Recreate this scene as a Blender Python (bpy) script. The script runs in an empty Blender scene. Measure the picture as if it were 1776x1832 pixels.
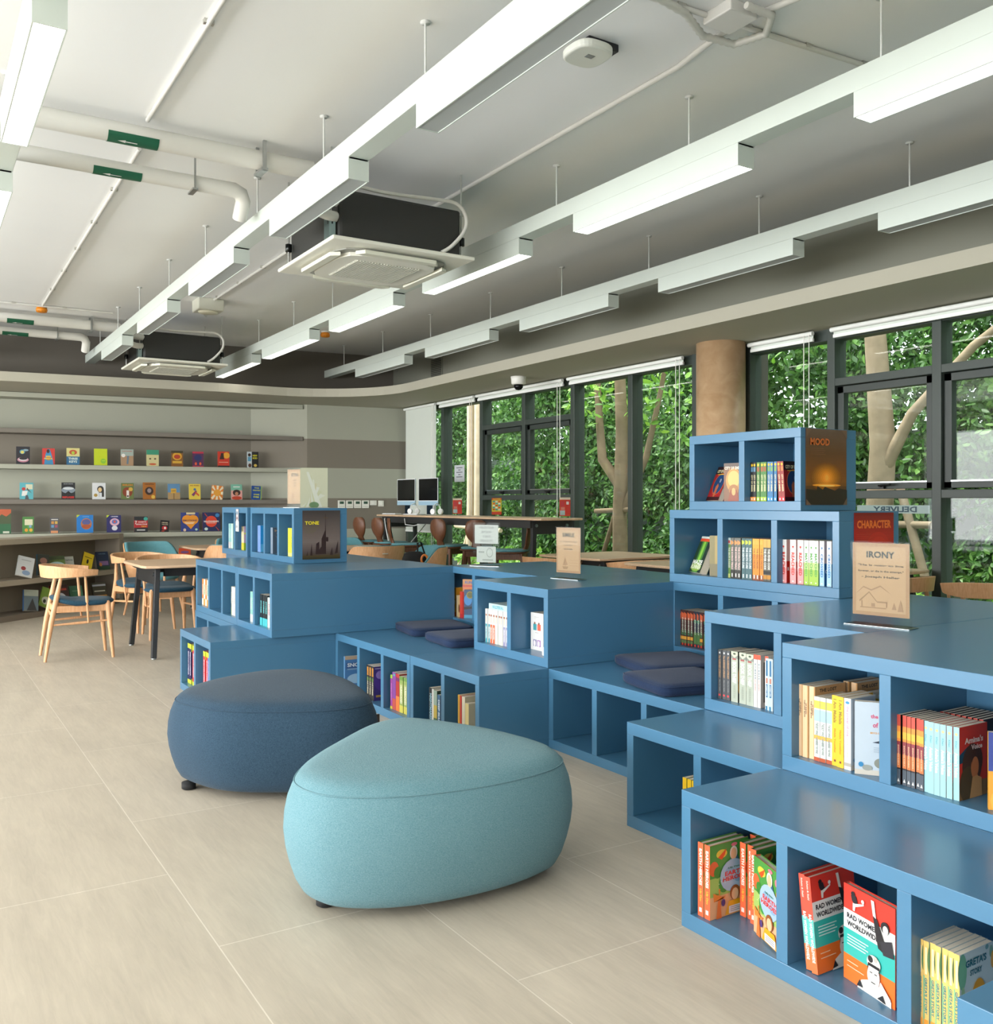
import bpy, math, random
from mathutils import Matrix, Vector
import numpy as np
random.seed(7)
C = bpy.context.scene.collection
scene = bpy.context.scene
PI = math.pi

# ---------------- camera, world, light, exposure ----------------
CAM_H = 1.24; F_PX = 1674.0; YAW = math.atan((888 + 165) / F_PX)
cd = bpy.data.cameras.new('camera'); cam = bpy.data.objects.new('camera', cd); C.objects.link(cam)
cam.location = (0, 0, CAM_H); cam.rotation_euler = (PI / 2, 0, -YAW)
cd.sensor_fit = 'HORIZONTAL'; cd.sensor_width = 36.0; cd.lens = 36.0 * F_PX / 1776
cd.shift_y = -17.0 / 1776; cd.clip_start = 0.05; cd.clip_end = 200
scene.camera = cam
scene.view_settings.view_transform = 'Standard'; scene.view_settings.look = 'None'
scene.view_settings.exposure = 0.60; scene.view_settings.gamma = 1.0
scene.view_settings.use_curve_mapping = False
W = bpy.data.worlds.new('sky'); scene.world = W; W.use_nodes = True
wn = W.node_tree.nodes; wl = W.node_tree.links
bg = wn['Background']; bg.inputs[1].default_value = 3.8
tc = wn.new('ShaderNodeTexCoord'); sx = wn.new('ShaderNodeSeparateXYZ'); cr = wn.new('ShaderNodeValToRGB')
wl.new(tc.outputs['Generated'], sx.inputs[0]); wl.new(sx.outputs[2], cr.inputs[0]); wl.new(cr.outputs[0], bg.inputs[0])
cr.color_ramp.elements[0].position = 0.0; cr.color_ramp.elements[0].color = (0.80, 0.86, 0.92, 1)
cr.color_ramp.elements[1].position = 0.5; cr.color_ramp.elements[1].color = (0.96, 0.98, 1.0, 1)
sun_d = bpy.data.lights.new('sun', 'SUN'); sun = bpy.data.objects.new('sun', sun_d); C.objects.link(sun)
sun_d.energy = 4.0; sun_d.angle = math.radians(12); sun_d.color = (1, 0.96, 0.88)
sun.rotation_euler = Vector((-0.25, 0.42, 0.87)).to_track_quat('Z', 'Y').to_euler()

def daylight(name, loc, rot, sx_, sy_, e, col):
    d = bpy.data.lights.new(name, 'AREA'); d.shape = 'RECTANGLE'; d.size = sx_; d.size_y = sy_; d.energy = e; d.color = col
    o = bpy.data.objects.new(name, d); C.objects.link(o); o.location = loc; o.rotation_euler = rot
    return o
# daylight entering by the tall windows of the left wall
daylight('daylight_left_windows', (-6.45, 4.5, 1.6), (0, -PI / 2 - 0.2, 0), 2.3, 15.0, 690, (1.0, 0.98, 0.95))

# ---------------- materials ----------------
def lin(c):
    if isinstance(c, str):
        c = c.lstrip('#')
        if len(c) == 3: c = ''.join(k * 2 for k in c)
        c = tuple(int(c[i:i + 2], 16) for i in (0, 2, 4))
    return tuple(((v / 255) / 12.92 if v / 255 <= 0.04045 else ((v / 255 + 0.055) / 1.055) ** 2.4) for v in c)
def newmat(name):
    m = bpy.data.materials.new(name); m.use_nodes = True
    n = m.node_tree.nodes; b = n['Principled BSDF']
    return m, n, m.node_tree.links, b
def paint(name, rough=0.5, metal=0.0, spec=0.5, noise=0.05, scale=20.0, bump=0.0, bscale=200.0, coat=0.0, col=None):
    m, n, l, b = newmat(name)
    if col is None:
        a = n.new('ShaderNodeAttribute'); a.attribute_name = 'Col'; src = a.outputs['Color']
    else:
        a = n.new('ShaderNodeRGB'); a.outputs[0].default_value = (*lin(col), 1); src = a.outputs[0]
    tcn = n.new('ShaderNodeTexCoord'); nz = n.new('ShaderNodeTexNoise'); nz.inputs['Scale'].default_value = scale
    nz.inputs['Detail'].default_value = 3
    l.new(tcn.outputs['Object'], nz.inputs['Vector'])
    mr = n.new('ShaderNodeMapRange'); mr.inputs[3].default_value = 1 - noise; mr.inputs[4].default_value = 1 + noise
    l.new(nz.outputs[0], mr.inputs[0])
    mx = n.new('ShaderNodeVectorMath'); mx.operation = 'SCALE'
    l.new(src, mx.inputs[0]); l.new(mr.outputs[0], mx.inputs['Scale']); l.new(mx.outputs[0], b.inputs['Base Color'])
    b.inputs['Roughness'].default_value = rough; b.inputs['Metallic'].default_value = metal
    b.inputs['Specular IOR Level'].default_value = spec; b.inputs['Coat Weight'].default_value = coat
    b.inputs['Coat Roughness'].default_value = 0.15
    if bump:
        nb = n.new('ShaderNodeTexNoise'); nb.inputs['Scale'].default_value = bscale; l.new(tcn.outputs['Object'], nb.inputs['Vector'])
        bp = n.new('ShaderNodeBump'); bp.inputs['Strength'].default_value = bump; bp.inputs['Distance'].default_value = 0.002
        l.new(nb.outputs[0], bp.inputs['Height']); l.new(bp.outputs[0], b.inputs['Normal'])
    return m
M = {}
M['wall'] = paint('wall_paint', 0.75, spec=0.3, noise=0.02, scale=3)
M['ceiling'] = paint('ceiling_paint', 0.9, spec=0.2, noise=0.015, scale=2)
M['blue'] = paint('blue_lacquer', 0.36, spec=0.5, noise=0.03, scale=4, bump=0.03, bscale=60, coat=0.25)
M['white'] = paint('white_powder_coat', 0.45, noise=0.02, scale=6)
M['black'] = paint('black_coated_steel', 0.45, noise=0.05, scale=10)
M['plastic'] = paint('moulded_plastic', 0.35, noise=0.02)
M['print'] = paint('printed_board', 0.42, noise=0.03, scale=30)
M['print'].node_tree.nodes['Map Range'].inputs[3].default_value = 0.75; M['print'].node_tree.nodes['Map Range'].inputs[4].default_value = 0.81
M['poster'] = paint('poster_print', 0.3, noise=0.03, scale=30); M['poster'].node_tree.nodes['Map Range'].inputs[3].default_value = 1.2; M['poster'].node_tree.nodes['Map Range'].inputs[4].default_value = 1.3
M['paper'] = paint('paper_pages', 0.9, spec=0.1, noise=0.06, scale=120)
M['metal'] = paint('brushed_metal', 0.3, metal=1.0, noise=0.05)
M['bark'] = paint('tree_bark', 0.95, spec=0.1, noise=0.3, scale=9, bump=1.0, bscale=30)
M['ground'] = paint('garden_ground', 1.0, spec=0.1, noise=0.3, scale=3)
M['rubber'] = paint('black_rubber', 0.8, noise=0.05)

def fabric(name, c1, c2, scale=260):
    m, n, l, b = newmat(name)
    tcn = n.new('ShaderNodeTexCoord'); mp = n.new('ShaderNodeMapping'); mp.inputs['Scale'].default_value = (1, 1, 2.2)
    l.new(tcn.outputs['Object'], mp.inputs[0])
    nz = n.new('ShaderNodeTexNoise'); nz.inputs['Scale'].default_value = scale * 0.55; nz.inputs['Detail'].default_value = 2
    nz2 = n.new('ShaderNodeTexNoise'); nz2.inputs['Scale'].default_value = 7
    l.new(mp.outputs[0], nz.inputs['Vector']); l.new(mp.outputs[0], nz2.inputs['Vector'])
    ad = n.new('ShaderNodeMath'); ad.operation = 'MULTIPLY_ADD'; ad.inputs[1].default_value = 0.08
    l.new(nz2.outputs[0], ad.inputs[0]); l.new(nz.outputs[0], ad.inputs[2])
    r = n.new('ShaderNodeValToRGB'); r.color_ramp.elements[0].position = 0.3; r.color_ramp.elements[1].position = 0.8
    r.color_ramp.elements[0].color = (*lin(c1), 1); r.color_ramp.elements[1].color = (*lin(c2), 1)
    l.new(ad.outputs[0], r.inputs[0]); l.new(r.outputs[0], b.inputs['Base Color'])
    b.inputs['Roughness'].default_value = 0.95; b.inputs['Specular IOR Level'].default_value = 0.15
    b.inputs['Sheen Weight'].default_value = 0.08; b.inputs['Sheen Roughness'].default_value = 0.5
    bp = n.new('ShaderNodeBump'); bp.inputs['Strength'].default_value = 0.5; bp.inputs['Distance'].default_value = 0.002
    l.new(nz.outputs[0], bp.inputs['Height']); l.new(bp.outputs[0], b.inputs['Normal'])
    return m
M['teal_fabric'] = fabric('aqua_weave', '#55808b', '#7799a2', 420)
M['navy_fabric'] = fabric('slate_blue_weave', '#223648', '#3b5366', 420)
M['cushion'] = fabric('navy_canvas', '#1a2742', '#283a57', 500)
M['seat_blue'] = fabric('petrol_upholstery', '#1f3d4f', '#345669', 300)
M['seat_teal'] = fabric('teal_upholstery', '#4c8490', '#72a6ae', 300)

def wood(name, c1, c2, rough=0.45, axis=(1, 1, 9)):
    m, n, l, b = newmat(name)
    tcn = n.new('ShaderNodeTexCoord'); mp = n.new('ShaderNodeMapping'); mp.inputs['Scale'].default_value = axis
    l.new(tcn.outputs['Object'], mp.inputs[0])
    nz = n.new('ShaderNodeTexNoise'); nz.inputs['Scale'].default_value = 9; nz.inputs['Detail'].default_value = 5; nz.inputs['Distortion'].default_value = 0.6
    l.new(mp.outputs[0], nz.inputs['Vector'])
    r = n.new('ShaderNodeValToRGB'); r.color_ramp.elements[0].position = 0.3; r.color_ramp.elements[1].position = 0.7
    r.color_ramp.elements[0].color = (*lin(c1), 1); r.color_ramp.elements[1].color = (*lin(c2), 1)
    l.new(nz.outputs[0], r.inputs[0]); l.new(r.outputs[0], b.inputs['Base Color']); b.inputs['Roughness'].default_value = rough
    return m
M['beech'] = wood('beech_wood', '#cf9a6c', '#e2b287', axis=(14, 14, 1.5))
M['walnut'] = wood('walnut_wood', '#55341f', '#74492f', axis=(14, 14, 1.5))
M['tabletop'] = wood('oak_laminate', '#c6a584', '#d8bb9c', 0.4, axis=(1.5, 12, 12))
M['plywood'] = wood('birch_plywood_wrap', '#b08f6b', '#c4a582', 0.4, axis=(1, 1, 1.2))

def floor_mat():
    m, n, l, b = newmat('linen_floor_tile')
    tcn = n.new('ShaderNodeTexCoord'); mp = n.new('ShaderNodeMapping')
    mp.inputs['Rotation'].default_value = (0, 0, -PI / 2); mp.inputs['Location'].default_value = (-1.425, 0.735, 0)
    l.new(tcn.outputs['Object'], mp.inputs[0])
    br = n.new('ShaderNodeTexBrick'); br.inputs['Scale'].default_value = 1.0; br.inputs['Mortar Size'].default_value = 0.0018
    br.inputs['Brick Width'].default_value = 1.2; br.inputs['Row Height'].default_value = 0.6025; br.offset = 0.5
    br.inputs['Mortar Smooth'].default_value = 0.0; br.inputs['Bias'].default_value = 0
    br.inputs['Color1'].default_value = (*lin('#b8af9f'), 1); br.inputs['Color2'].default_value = (*lin('#beb5a5'), 1)
    br.inputs['Mortar'].default_value = (*lin('#d3ccbf'), 1)
    l.new(mp.outputs[0], br.inputs['Vector'])
    mp2 = n.new('ShaderNodeMapping'); mp2.inputs['Scale'].default_value = (60, 6, 1); mp2.inputs['Rotation'].default_value = (0, 0, 0.25)
    l.new(tcn.outputs['Object'], mp2.inputs[0])
    nz = n.new('ShaderNodeTexNoise'); nz.inputs['Scale'].default_value = 1.0; nz.inputs['Detail'].default_value = 6; nz.inputs['Roughness'].default_value = 0.65; nz.inputs['Distortion'].default_value = 0.7
    l.new(mp2.outputs[0], nz.inputs['Vector'])
    mp3 = n.new('ShaderNodeMapping'); mp3.inputs['Scale'].default_value = (9, 2, 1); mp3.inputs['Rotation'].default_value = (0, 0, 0.2)
    l.new(tcn.outputs['Object'], mp3.inputs[0])
    nz3 = n.new('ShaderNodeTexNoise'); nz3.inputs['Scale'].default_value = 1.0; nz3.inputs['Detail'].default_value = 4; l.new(mp3.outputs[0], nz3.inputs['Vector'])
    ad = n.new('ShaderNodeMath'); l.new(nz.outputs[0], ad.inputs[0]); l.new(nz3.outputs[0], ad.inputs[1])
    mr = n.new('ShaderNodeMapRange'); mr.inputs[1].default_value = 0.6; mr.inputs[2].default_value = 1.4; mr.inputs[3].default_value = 0.84; mr.inputs[4].default_value = 1.12
    l.new(ad.outputs[0], mr.inputs[0])
    sc = n.new('ShaderNodeVectorMath'); sc.operation = 'SCALE'; l.new(br.outputs['Color'], sc.inputs[0]); l.new(mr.outputs[0], sc.inputs['Scale'])
    l.new(sc.outputs[0], b.inputs['Base Color']); b.inputs['Roughness'].default_value = 0.5; b.inputs['Specular IOR Level'].default_value = 0.35
    return m
M['floor'] = floor_mat()

def emis(name, col, s):
    m, n, l, b = newmat(name); b.inputs['Emission Color'].default_value = (*col, 1); b.inputs['Emission Strength'].default_value = s
    b.inputs['Base Color'].default_value = (0.9, 0.9, 0.9, 1); return m
M['lamp_on'] = emis('lit_diffuser', (1.0, 0.955, 0.89), 6.5)
def glassy(name, tint, gl=1.0, ior=1.5):
    m = bpy.data.materials.new(name); m.use_nodes = True; n = m.node_tree.nodes; l = m.node_tree.links
    n.remove(n['Principled BSDF']); o = n['Material Output']
    t = n.new('ShaderNodeBsdfTransparent'); t.inputs[0].default_value = (*tint, 1)
    g = n.new('ShaderNodeBsdfGlossy'); g.inputs['Roughness'].default_value = 0.0; g.inputs[0].default_value = (gl, gl, gl, 1)
    fr = n.new('ShaderNodeFresnel'); ge = n.new('ShaderNodeNewGeometry'); mi = n.new('ShaderNodeMapRange')
    mi.inputs[3].default_value = ior; mi.inputs[4].default_value = 1 / ior; l.new(ge.outputs['Backfacing'], mi.inputs[0]); l.new(mi.outputs[0], fr.inputs[0])
    mx = n.new('ShaderNodeMixShader')
    l.new(fr.outputs[0], mx.inputs[0]); l.new(t.outputs[0], mx.inputs[1]); l.new(g.outputs[0], mx.inputs[2]); l.new(mx.outputs[0], o.inputs[0])
    return m
M['glass'] = glassy('window_glass', (0.93, 0.97, 0.95), 0.45)
M['acrylic'] = glassy('clear_acrylic', (0.96, 0.98, 0.97), 0.25, 1.2)
M['smoke'] = paint('dome_glass', 0.12, spec=0.25, col='#0b0c0e')
def leafmat(name, g1, g2, g3, scale=0.9):
    m, n, l, b = newmat(name)
    a = n.new('ShaderNodeAttribute'); a.attribute_name = 'Col'
    r = n.new('ShaderNodeValToRGB'); r.color_ramp.elements[0].color = (*lin(g1), 1); r.color_ramp.elements[1].color = (*lin(g3), 1)
    e = r.color_ramp.elements.new(0.5); e.color = (*lin(g2), 1)
    l.new(a.outputs['Fac'], r.inputs[0]); l.new(r.outputs[0], b.inputs['Base Color']); b.inputs['Roughness'].default_value = 0.45
    tr = n.new('ShaderNodeBsdfTranslucent'); l.new(r.outputs[0], tr.inputs[0]); mx = n.new('ShaderNodeMixShader'); mx.inputs[0].default_value = 0.35
    l.new(b.outputs[0], mx.inputs[1]); l.new(tr.outputs[0], mx.inputs[2]); l.new(mx.outputs[0], n['Material Output'].inputs[0])
    return m
M['hedge'] = leafmat('ivy_leaves', '#28481f', '#4f7c38', '#86b05a')
M['leaf'] = leafmat('tree_leaves', '#4a7c2c', '#79ad3c', '#b2d858')

# ---------------- mesh builder and object helpers ----------------
_text = {}
def text_geo(s):
    if s in _text: return _text[s]
    cu = bpy.data.curves.new('t', 'FONT'); cu.body = s; cu.resolution_u = 2; cu.offset = 0.036
    ob = bpy.data.objects.new('t', cu); C.objects.link(ob)
    dg = bpy.context.evaluated_depsgraph_get(); me = bpy.data.meshes.new_from_object(ob.evaluated_get(dg))
    vs = [(v.co.x, v.co.y) for v in me.vertices]; fs = [tuple(p.vertices) for p in me.polygons]
    bpy.data.objects.remove(ob); bpy.data.curves.remove(cu); bpy.data.meshes.remove(me)
    if not vs: vs = [(0, 0)]
    x0 = min(v[0] for v in vs); x1 = max(v[0] for v in vs); y0 = min(v[1] for v in vs); y1 = max(v[1] for v in vs)
    w = max(x1 - x0, 1e-4); h = max(y1 - y0, 1e-4)
    _text[s] = ([((v[0] - x0) / w - 0.5, (v[1] - y0) / h - 0.5) for v in vs], fs); return _text[s]

class MB:
    def __init__(s, origin=(0, 0, 0), T=None):
        s.V = []; s.F = []; s.K = []; s.S = []
        s.T = (T or Matrix.Identity(4)) if T else Matrix.Translation(-Vector(origin))
        s.ident = (T is None and tuple(origin) == (0, 0, 0))
    def add(s, vs, fs, col, smooth=False):
        b = len(s.V); c = lin(col) if isinstance(col, str) else col
        if s.ident: s.V += [tuple(v) for v in vs]
        else: s.V += [tuple(s.T @ Vector(v)) for v in vs]
        for f in fs: s.F.append(tuple(i + b for i in f)); s.K.append(c); s.S.append(smooth)
    def box(s, x0, x1, y0, y1, z0, z1, col='#fff', R=None):
        vs = [(x, y, z) for x in (x0, x1) for y in (y0, y1) for z in (z0, z1)]
        if R: vs = [R @ Vector(v) for v in vs]
        s.add(vs, [(0, 1, 3, 2), (4, 6, 7, 5), (0, 4, 5, 1), (2, 3, 7, 6), (0, 2, 6, 4), (1, 5, 7, 3)], col); return s
    def poly(s, pts, col): s.add(pts, [tuple(range(len(pts)))], col); return s
    def tube(s, pts, rad, col='#fff', n=12, caps=True, sx=1.0):
        P = [Vector(p) for p in pts]; rr = rad if isinstance(rad, (list, tuple)) else [rad] * len(P)
        vs = []; fs = []; up = None
        for i, p in enumerate(P):
            d = (P[min(i + 1, len(P) - 1)] - P[max(i - 1, 0)]).normalized()
            if up is None: up = Vector((0, 0, 1)) if abs(d.z) < 0.9 else Vector((1, 0, 0))
            a = d.cross(up).normalized(); b2 = a.cross(d).normalized(); up = b2
            for k in range(n):
                t = 2 * PI * k / n; vs.append(p + a * math.cos(t) * rr[i] * sx + b2 * math.sin(t) * rr[i])
        for i in range(len(P) - 1):
            for k in range(n):
                k2 = (k + 1) % n; fs.append((i * n + k, i * n + k2, (i + 1) * n + k2, (i + 1) * n + k))
        s.add(vs, fs, col, True)
        if caps:
            s.add(vs[:n], [tuple(range(n))[::-1]], col); s.add(vs[-n:], [tuple(range(n))], col)
        return s
    def lathe(s, prof, c=(0, 0, 0), col='#fff', n=24, smooth=True):
        vs = []; fs = []
        for r, z in prof:
            for k in range(n):
                t = 2 * PI * k / n; vs.append((c[0] + r * math.cos(t), c[1] + r * math.sin(t), c[2] + z))
        for i in range(len(prof) - 1):
            for k in range(n):
                k2 = (k + 1) % n; fs.append((i * n + k, i * n + k2, (i + 1) * n + k2, (i + 1) * n + k))
        fs.append(tuple(range(n))[::-1]); fs.append(tuple((len(prof) - 1) * n + k for k in range(n)))
        s.add(vs, fs, col, smooth); return s
    def prism(s, pts, z0, z1, col='#fff'):
        n = len(pts); vs = [(p[0], p[1], z0) for p in pts] + [(p[0], p[1], z1) for p in pts]
        s.add(vs, [tuple(range(n))[::-1], tuple(range(n, 2 * n))] + [(k, (k + 1) % n, n + (k + 1) % n, n + k) for k in range(n)], col); return s
    def grid(s, rows, col='#fff', closed=False, smooth=True):
        n = len(rows[0]); vs = [p for r in rows for p in r]; fs = []
        for i in range(len(rows) - 1):
            for k in range(n if closed else n - 1):
                k2 = (k + 1) % n; fs.append((i * n + k, i * n + k2, (i + 1) * n + k2, (i + 1) * n + k))
        s.add(vs, fs, col, smooth); return s
    def mesh(s, name):
        me = bpy.data.meshes.new(name); me.from_pydata(s.V, [], s.F)
        ca = me.color_attributes.new('Col', 'FLOAT_COLOR', 'CORNER')
        arr = np.ones((len(me.loops), 4), dtype=np.float32); i = 0
        for f, k in zip(s.F, s.K): arr[i:i + len(f), :3] = k; i += len(f)
        ca.data.foreach_set('color', arr.ravel()); me.polygons.foreach_set('use_smooth', s.S); me.update(); return me
    def build(s, name, m, parent=None, bevel=0.0, seg=2):
        me = s.mesh(name); me.materials.append(M[m] if isinstance(m, str) else m)
        return link(name, me, parent, bevel, seg)
def link(name, me, parent=None, bevel=0.0, seg=2):
    o = bpy.data.objects.new(name, me); C.objects.link(o); o.parent = parent
    if bevel:
        b = o.modifiers.new('bevel', 'BEVEL'); b.width = bevel; b.segments = seg; b.limit_method = 'ANGLE'; b.angle_limit = 0.7
    return o
def tag(o, label, cat, group=None, kind=None):
    o['label'] = label; o['category'] = cat
    if group: o['group'] = group
    if kind: o['kind'] = kind
    return o
def struct(o, label=None, cat=None):
    o['kind'] = 'structure'
    if label: o['label'] = label
    if cat: o['category'] = cat
    return o
def thing(name, label, cat, loc=(0, 0, 0), rz=0, group=None, rx=0):
    o = bpy.data.objects.new(name, None); C.objects.link(o); o.empty_display_size = 0.05
    o.location = loc; o.rotation_euler = (rx, 0, rz); return tag(o, label, cat, group)
def dup(root, loc=None, rz=None, label=None, group=None):
    r = root.copy(); C.objects.link(r)
    if loc is not None: r.location = loc
    if rz is not None: r.rotation_euler = (0, 0, rz)
    if label: r['label'] = label
    if group: r['group'] = group
    for ch in list(root.children):
        c = ch.copy(); C.objects.link(c); c.parent = r
        for g in ch.children:
            d = g.copy(); C.objects.link(d); d.parent = c
    return r

def smooth(pts, n=6):
    P = [Vector(p) for p in pts]; out = []
    for i in range(len(P) - 1):
        p0 = P[max(i - 1, 0)]; p1 = P[i]; p2 = P[i + 1]; p3 = P[min(i + 2, len(P) - 1)]
        for k in range(n):
            s_ = k / n; out.append(0.5 * ((2 * p1) + (-p0 + p2) * s_ + (2 * p0 - 5 * p1 + 4 * p2 - p3) * s_ ** 2 + (-p0 + 3 * p1 - 3 * p2 + p3) * s_ ** 3))
    return out + [P[-1]]

# ---------------- the room ----------------
ZC = 3.325; XW = 6.12; XU = 5.9; XL = -6.5; YF = -3.4
def wy(X, off=0.0): return 12.45 - 0.12 * (X - 3.5) - off        # face of the back wall, which runs slightly askew
struct(MB().box(XL, XW + 0.1, YF, 14.6, -0.12, 0).build('floor', 'floor'))
ce = MB(); ce.box(XL, XW + 0.3, YF, 14.6, ZC, ZC + 0.15, '#f1f2f1')
struct(ce.build('ceiling', 'ceiling'))
LT, DK, MD = '#a3a597', '#7c766b', '#8b867b'
# back wall: painted in bands; recessed behind the long shelves
def band_wall(name, x0, x1, off, zs, flip=False):
    m = MB()
    for z0, z1, c in zs:
        a = (x0, wy(x0, off)); b = (x1, wy(x1, off))
        m.prism([a, b, (b[0], b[1] + 0.15), (a[0], a[1] + 0.15)], z0, z1, c)
    return struct(m.build(name, 'wall'))
zb = [(0, 0.44, DK), (0.44, 0.87, LT), (0.87, 1.30, DK), (1.30, 1.72, LT), (1.72, 2.12, DK), (2.12, 2.62, LT)]
zb2 = [(0, 0.87, LT), (0.87, 1.30, DK), (1.30, 1.72, LT), (1.72, 2.12, DK), (2.12, 2.62, LT)]
band_wall('wall_back', XL, 4.0, -0.32, zb)
m = MB()
for z0, z1, c in zb:                                               # slanting cheek at the end of the recess
    a = (4.0, wy(4.0, -0.32)); b = (4.66, wy(4.66, 0)); m.prism([a, b, (b[0], b[1] + 0.2), (a[0], a[1] + 0.2)], z0, z1, c)
struct(m.build('wall_back_cheek', 'wall'))
band_wall('wall_back_right', 4.66, XW + 0.05, 0, zb2)
u = MB(); a = (XL, wy(XL)); b = (XU, wy(XU)); u.prism([a, b, (b[0], b[1] + 0.6), (a[0], a[1] + 0.6)], 2.66, ZC, '#6b665e')
struct(u.build('wall_back_upper', 'wall'))
struct(MB().box(XU, XU + 0.3, YF, 12.3, 2.66, ZC, '#8b8c80').build('wall_right_upper', 'wall'))
# soffit shelf that runs over the windows, turns the corner in a curve and carries on above the bookshelves
path = [(5.15, YF)] + [(5.15, y) for y in (0, 3, 6, 8, 9.6)]
for k in range(13):
    t = k / 12 * PI / 2; path.append((5.15 - 1.25 * (1 - math.cos(t)), 10.22 + 1.23 * math.sin(t)))
path += [(3.2, 11.44), (2.0, 11.56), (0.8, 11.7), (-1.5, 11.98), (XL, 12.6)]
outer = [(XW + 0.1, 14.4), (XW + 0.1, YF)]
sof = MB(); n = len(path); pl = path + [(XL, 14.4)] + outer
sof.prism(pl, 2.59, 2.695, '#aaa798')
struct(sof.build('trim_1', 'wall'), 'taupe soffit ledge curving round the corner above windows and shelves', 'soffit')
struct(MB().box(XL - 0.15, XL, YF, 14.6, 0, 0.35, '#d8d6d0').box(XL - 0.15, XL, YF, 14.6, 2.75, ZC, '#d8d6d0').box(XL - 0.15, XL, 12.3, 14.6, 0.35, 2.75, '#d8d6d0').build('wall_left', 'wall'))
struct(MB().box(XL, XW, YF - 0.15, YF, 0, ZC, '#b9b6ae').build('wall_front', 'wall'))
# window wall
DG = '#3b4440'
ys = [12.05, 11.0, 10.0, 9.05, 8.1, 7.15, 6.25, 5.62, 4.765, 3.885, 2.95, 2.0, 1.0, 0.0, -1.0, -2.0, -3.3]
kind = ['fix', 'fix', 'vent', 'vent', 'fix', 'fix', 'solid', 'fix', 'vent', 'vent', 'fix', 'fix', 'vent', 'vent', 'fix', 'fix']
wi = 0
for i in range(len(ys) - 1):
    y1, y0 = ys[i], ys[i + 1]
    if kind[i] == 'solid':
        struct(MB().box(XW - 0.02, XW + 0.2, y0, y1, 0, 2.62, '#55534b').build('wall_right', 'wall')); continue
    wi += 1
    w = bpy.data.objects.new('window_%d' % wi, None); C.objects.link(w); w.location = (XW, (y0 + y1) / 2, 0); struct(w)
    o = (XW, (y0 + y1) / 2, 0); fr = MB(o)
    hw = 0.035
    fr.box(XW - 0.06, XW + 0.08, y0 - hw, y0 + hw, 0, 2.6, DG); 
    if i == 0 or kind[i - 1] == 'solid': fr.box(XW - 0.06, XW + 0.08, y1 - hw, y1 + hw, 0, 2.6, DG)
    fr.box(XW - 0.05, XW + 0.07, y0, y1, 2.50, 2.6, DG); fr.box(XW - 0.05, XW + 0.07, y0, y1, 0, 0.08, DG)
    if kind[i] == 'vent':
        fr.box(XW - 0.055, XW + 0.07, y0, y1, 2.14, 2.20, DG); fr.box(XW - 0.055, XW + 0.07, y0, y1, 1.27, 1.33, DG)
    fr.build('window_frame', 'black', w, 0.004)
    if kind[i] == 'vent':
        sa = MB(o); a, b = y0 + 0.04, y1 - 0.04
        sa.box(XW - 0.03, XW + 0.03, a, a + 0.055, 1.34, 2.135, '#333b38').box(XW - 0.03, XW + 0.03, b - 0.055, b, 1.34, 2.135, '#333b38')
        sa.box(XW - 0.03, XW + 0.03, a, b, 2.08, 2.135, '#333b38').box(XW - 0.03, XW + 0.03, a, b, 1.34, 1.385, '#333b38')
        so = sa.build('sash', 'black', w, 0.003)
        mid = (a + b) / 2
        h = MB(o).box(XW - 0.055, XW - 0.03, mid - 0.02, mid + 0.02, 1.34, 1.37, '#16181a').tube([(XW - 0.05, mid, 1.36), (XW - 0.085, mid, 1.365), (XW - 0.09, mid - 0.10, 1.372)], 0.008, '#16181a', 8)
        h.build('handle', 'black', so)
        MB(o).box(XW - 0.032, XW - 0.02, a + 0.05, b - 0.05, 1.385, 1.395, '#c9cdd0').build('sill_strip', 'metal', so)
        zs = [(0.08, 1.27), (1.385, 2.08), (2.2, 2.5)]
    else: zs = [(0.08, 2.5)]
    g = MB(o)
    for z0, z1 in zs:
        g.box(XW, XW + 0.006, y0 + 0.02, y1 - 0.02, z0, z1)
    g.build('pane', 'glass', w)
# round column wrapped in plywood
cl = MB(); cl.lathe([(0.205, 0), (0.205, 2.6)], n=48)
co = cl.build('column', 'plywood'); co.location = (5.85, 5.72, 0); struct(co, 'round column wrapped in pale plywood beside the windows', 'column')

# ---------------- hanging beams with lamps ----------------
def beam(xc, y0, y1, fix, lit, rods, label, grp):
    t = thing('linear_light_beam', label, 'light', (xc, y0, 3.05), group=grp); o = (xc, y0, 3.05)
    MB(o).box(xc - 0.055, xc + 0.055, y0, y1, 2.953, 3.05, '#c9d2cb').build('rail', 'white', t, 0.002)
    for a, b in fix:
        h = MB(o); h.box(xc - 0.055, xc - 0.049, a, b, 2.845, 2.952, '#c9d2cb').box(xc + 0.049, xc + 0.055, a, b, 2.845, 2.952, '#c9d2cb')
        h.box(xc - 0.049, xc + 0.049, a, a + 0.006, 2.845, 2.952, '#c9d2cb').box(xc - 0.049, xc + 0.049, b - 0.006, b, 2.845, 2.952, '#c9d2cb').box(xc - 0.049, xc + 0.049, a, b, 2.945, 2.952, '#c9d2cb')
        hs = h.build('lamp_housing', 'white', t)
        d = MB(o).box(xc - 0.048, xc + 0.048, a + 0.007, b - 0.007, 2.848, 2.856, '#aeb4b4').build('diffuser', 'lamp_on' if lit else 'white', hs)
        d['label'] = 'lit white diffuser' if lit else 'unlit grey diffuser'
    for y in rods:
        MB(o).tube([(xc, y, 3.045), (xc, y, ZC)], 0.005, '#dcdfdd', 8).lathe([(0.022, ZC - 0.008 - 0), (0.022, ZC)], (xc, y, 0), '#dcdfdd', 12).build('suspension_rod', 'white', t)
    return t
G = 'stepped white light beams hanging from the ceiling'
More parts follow.
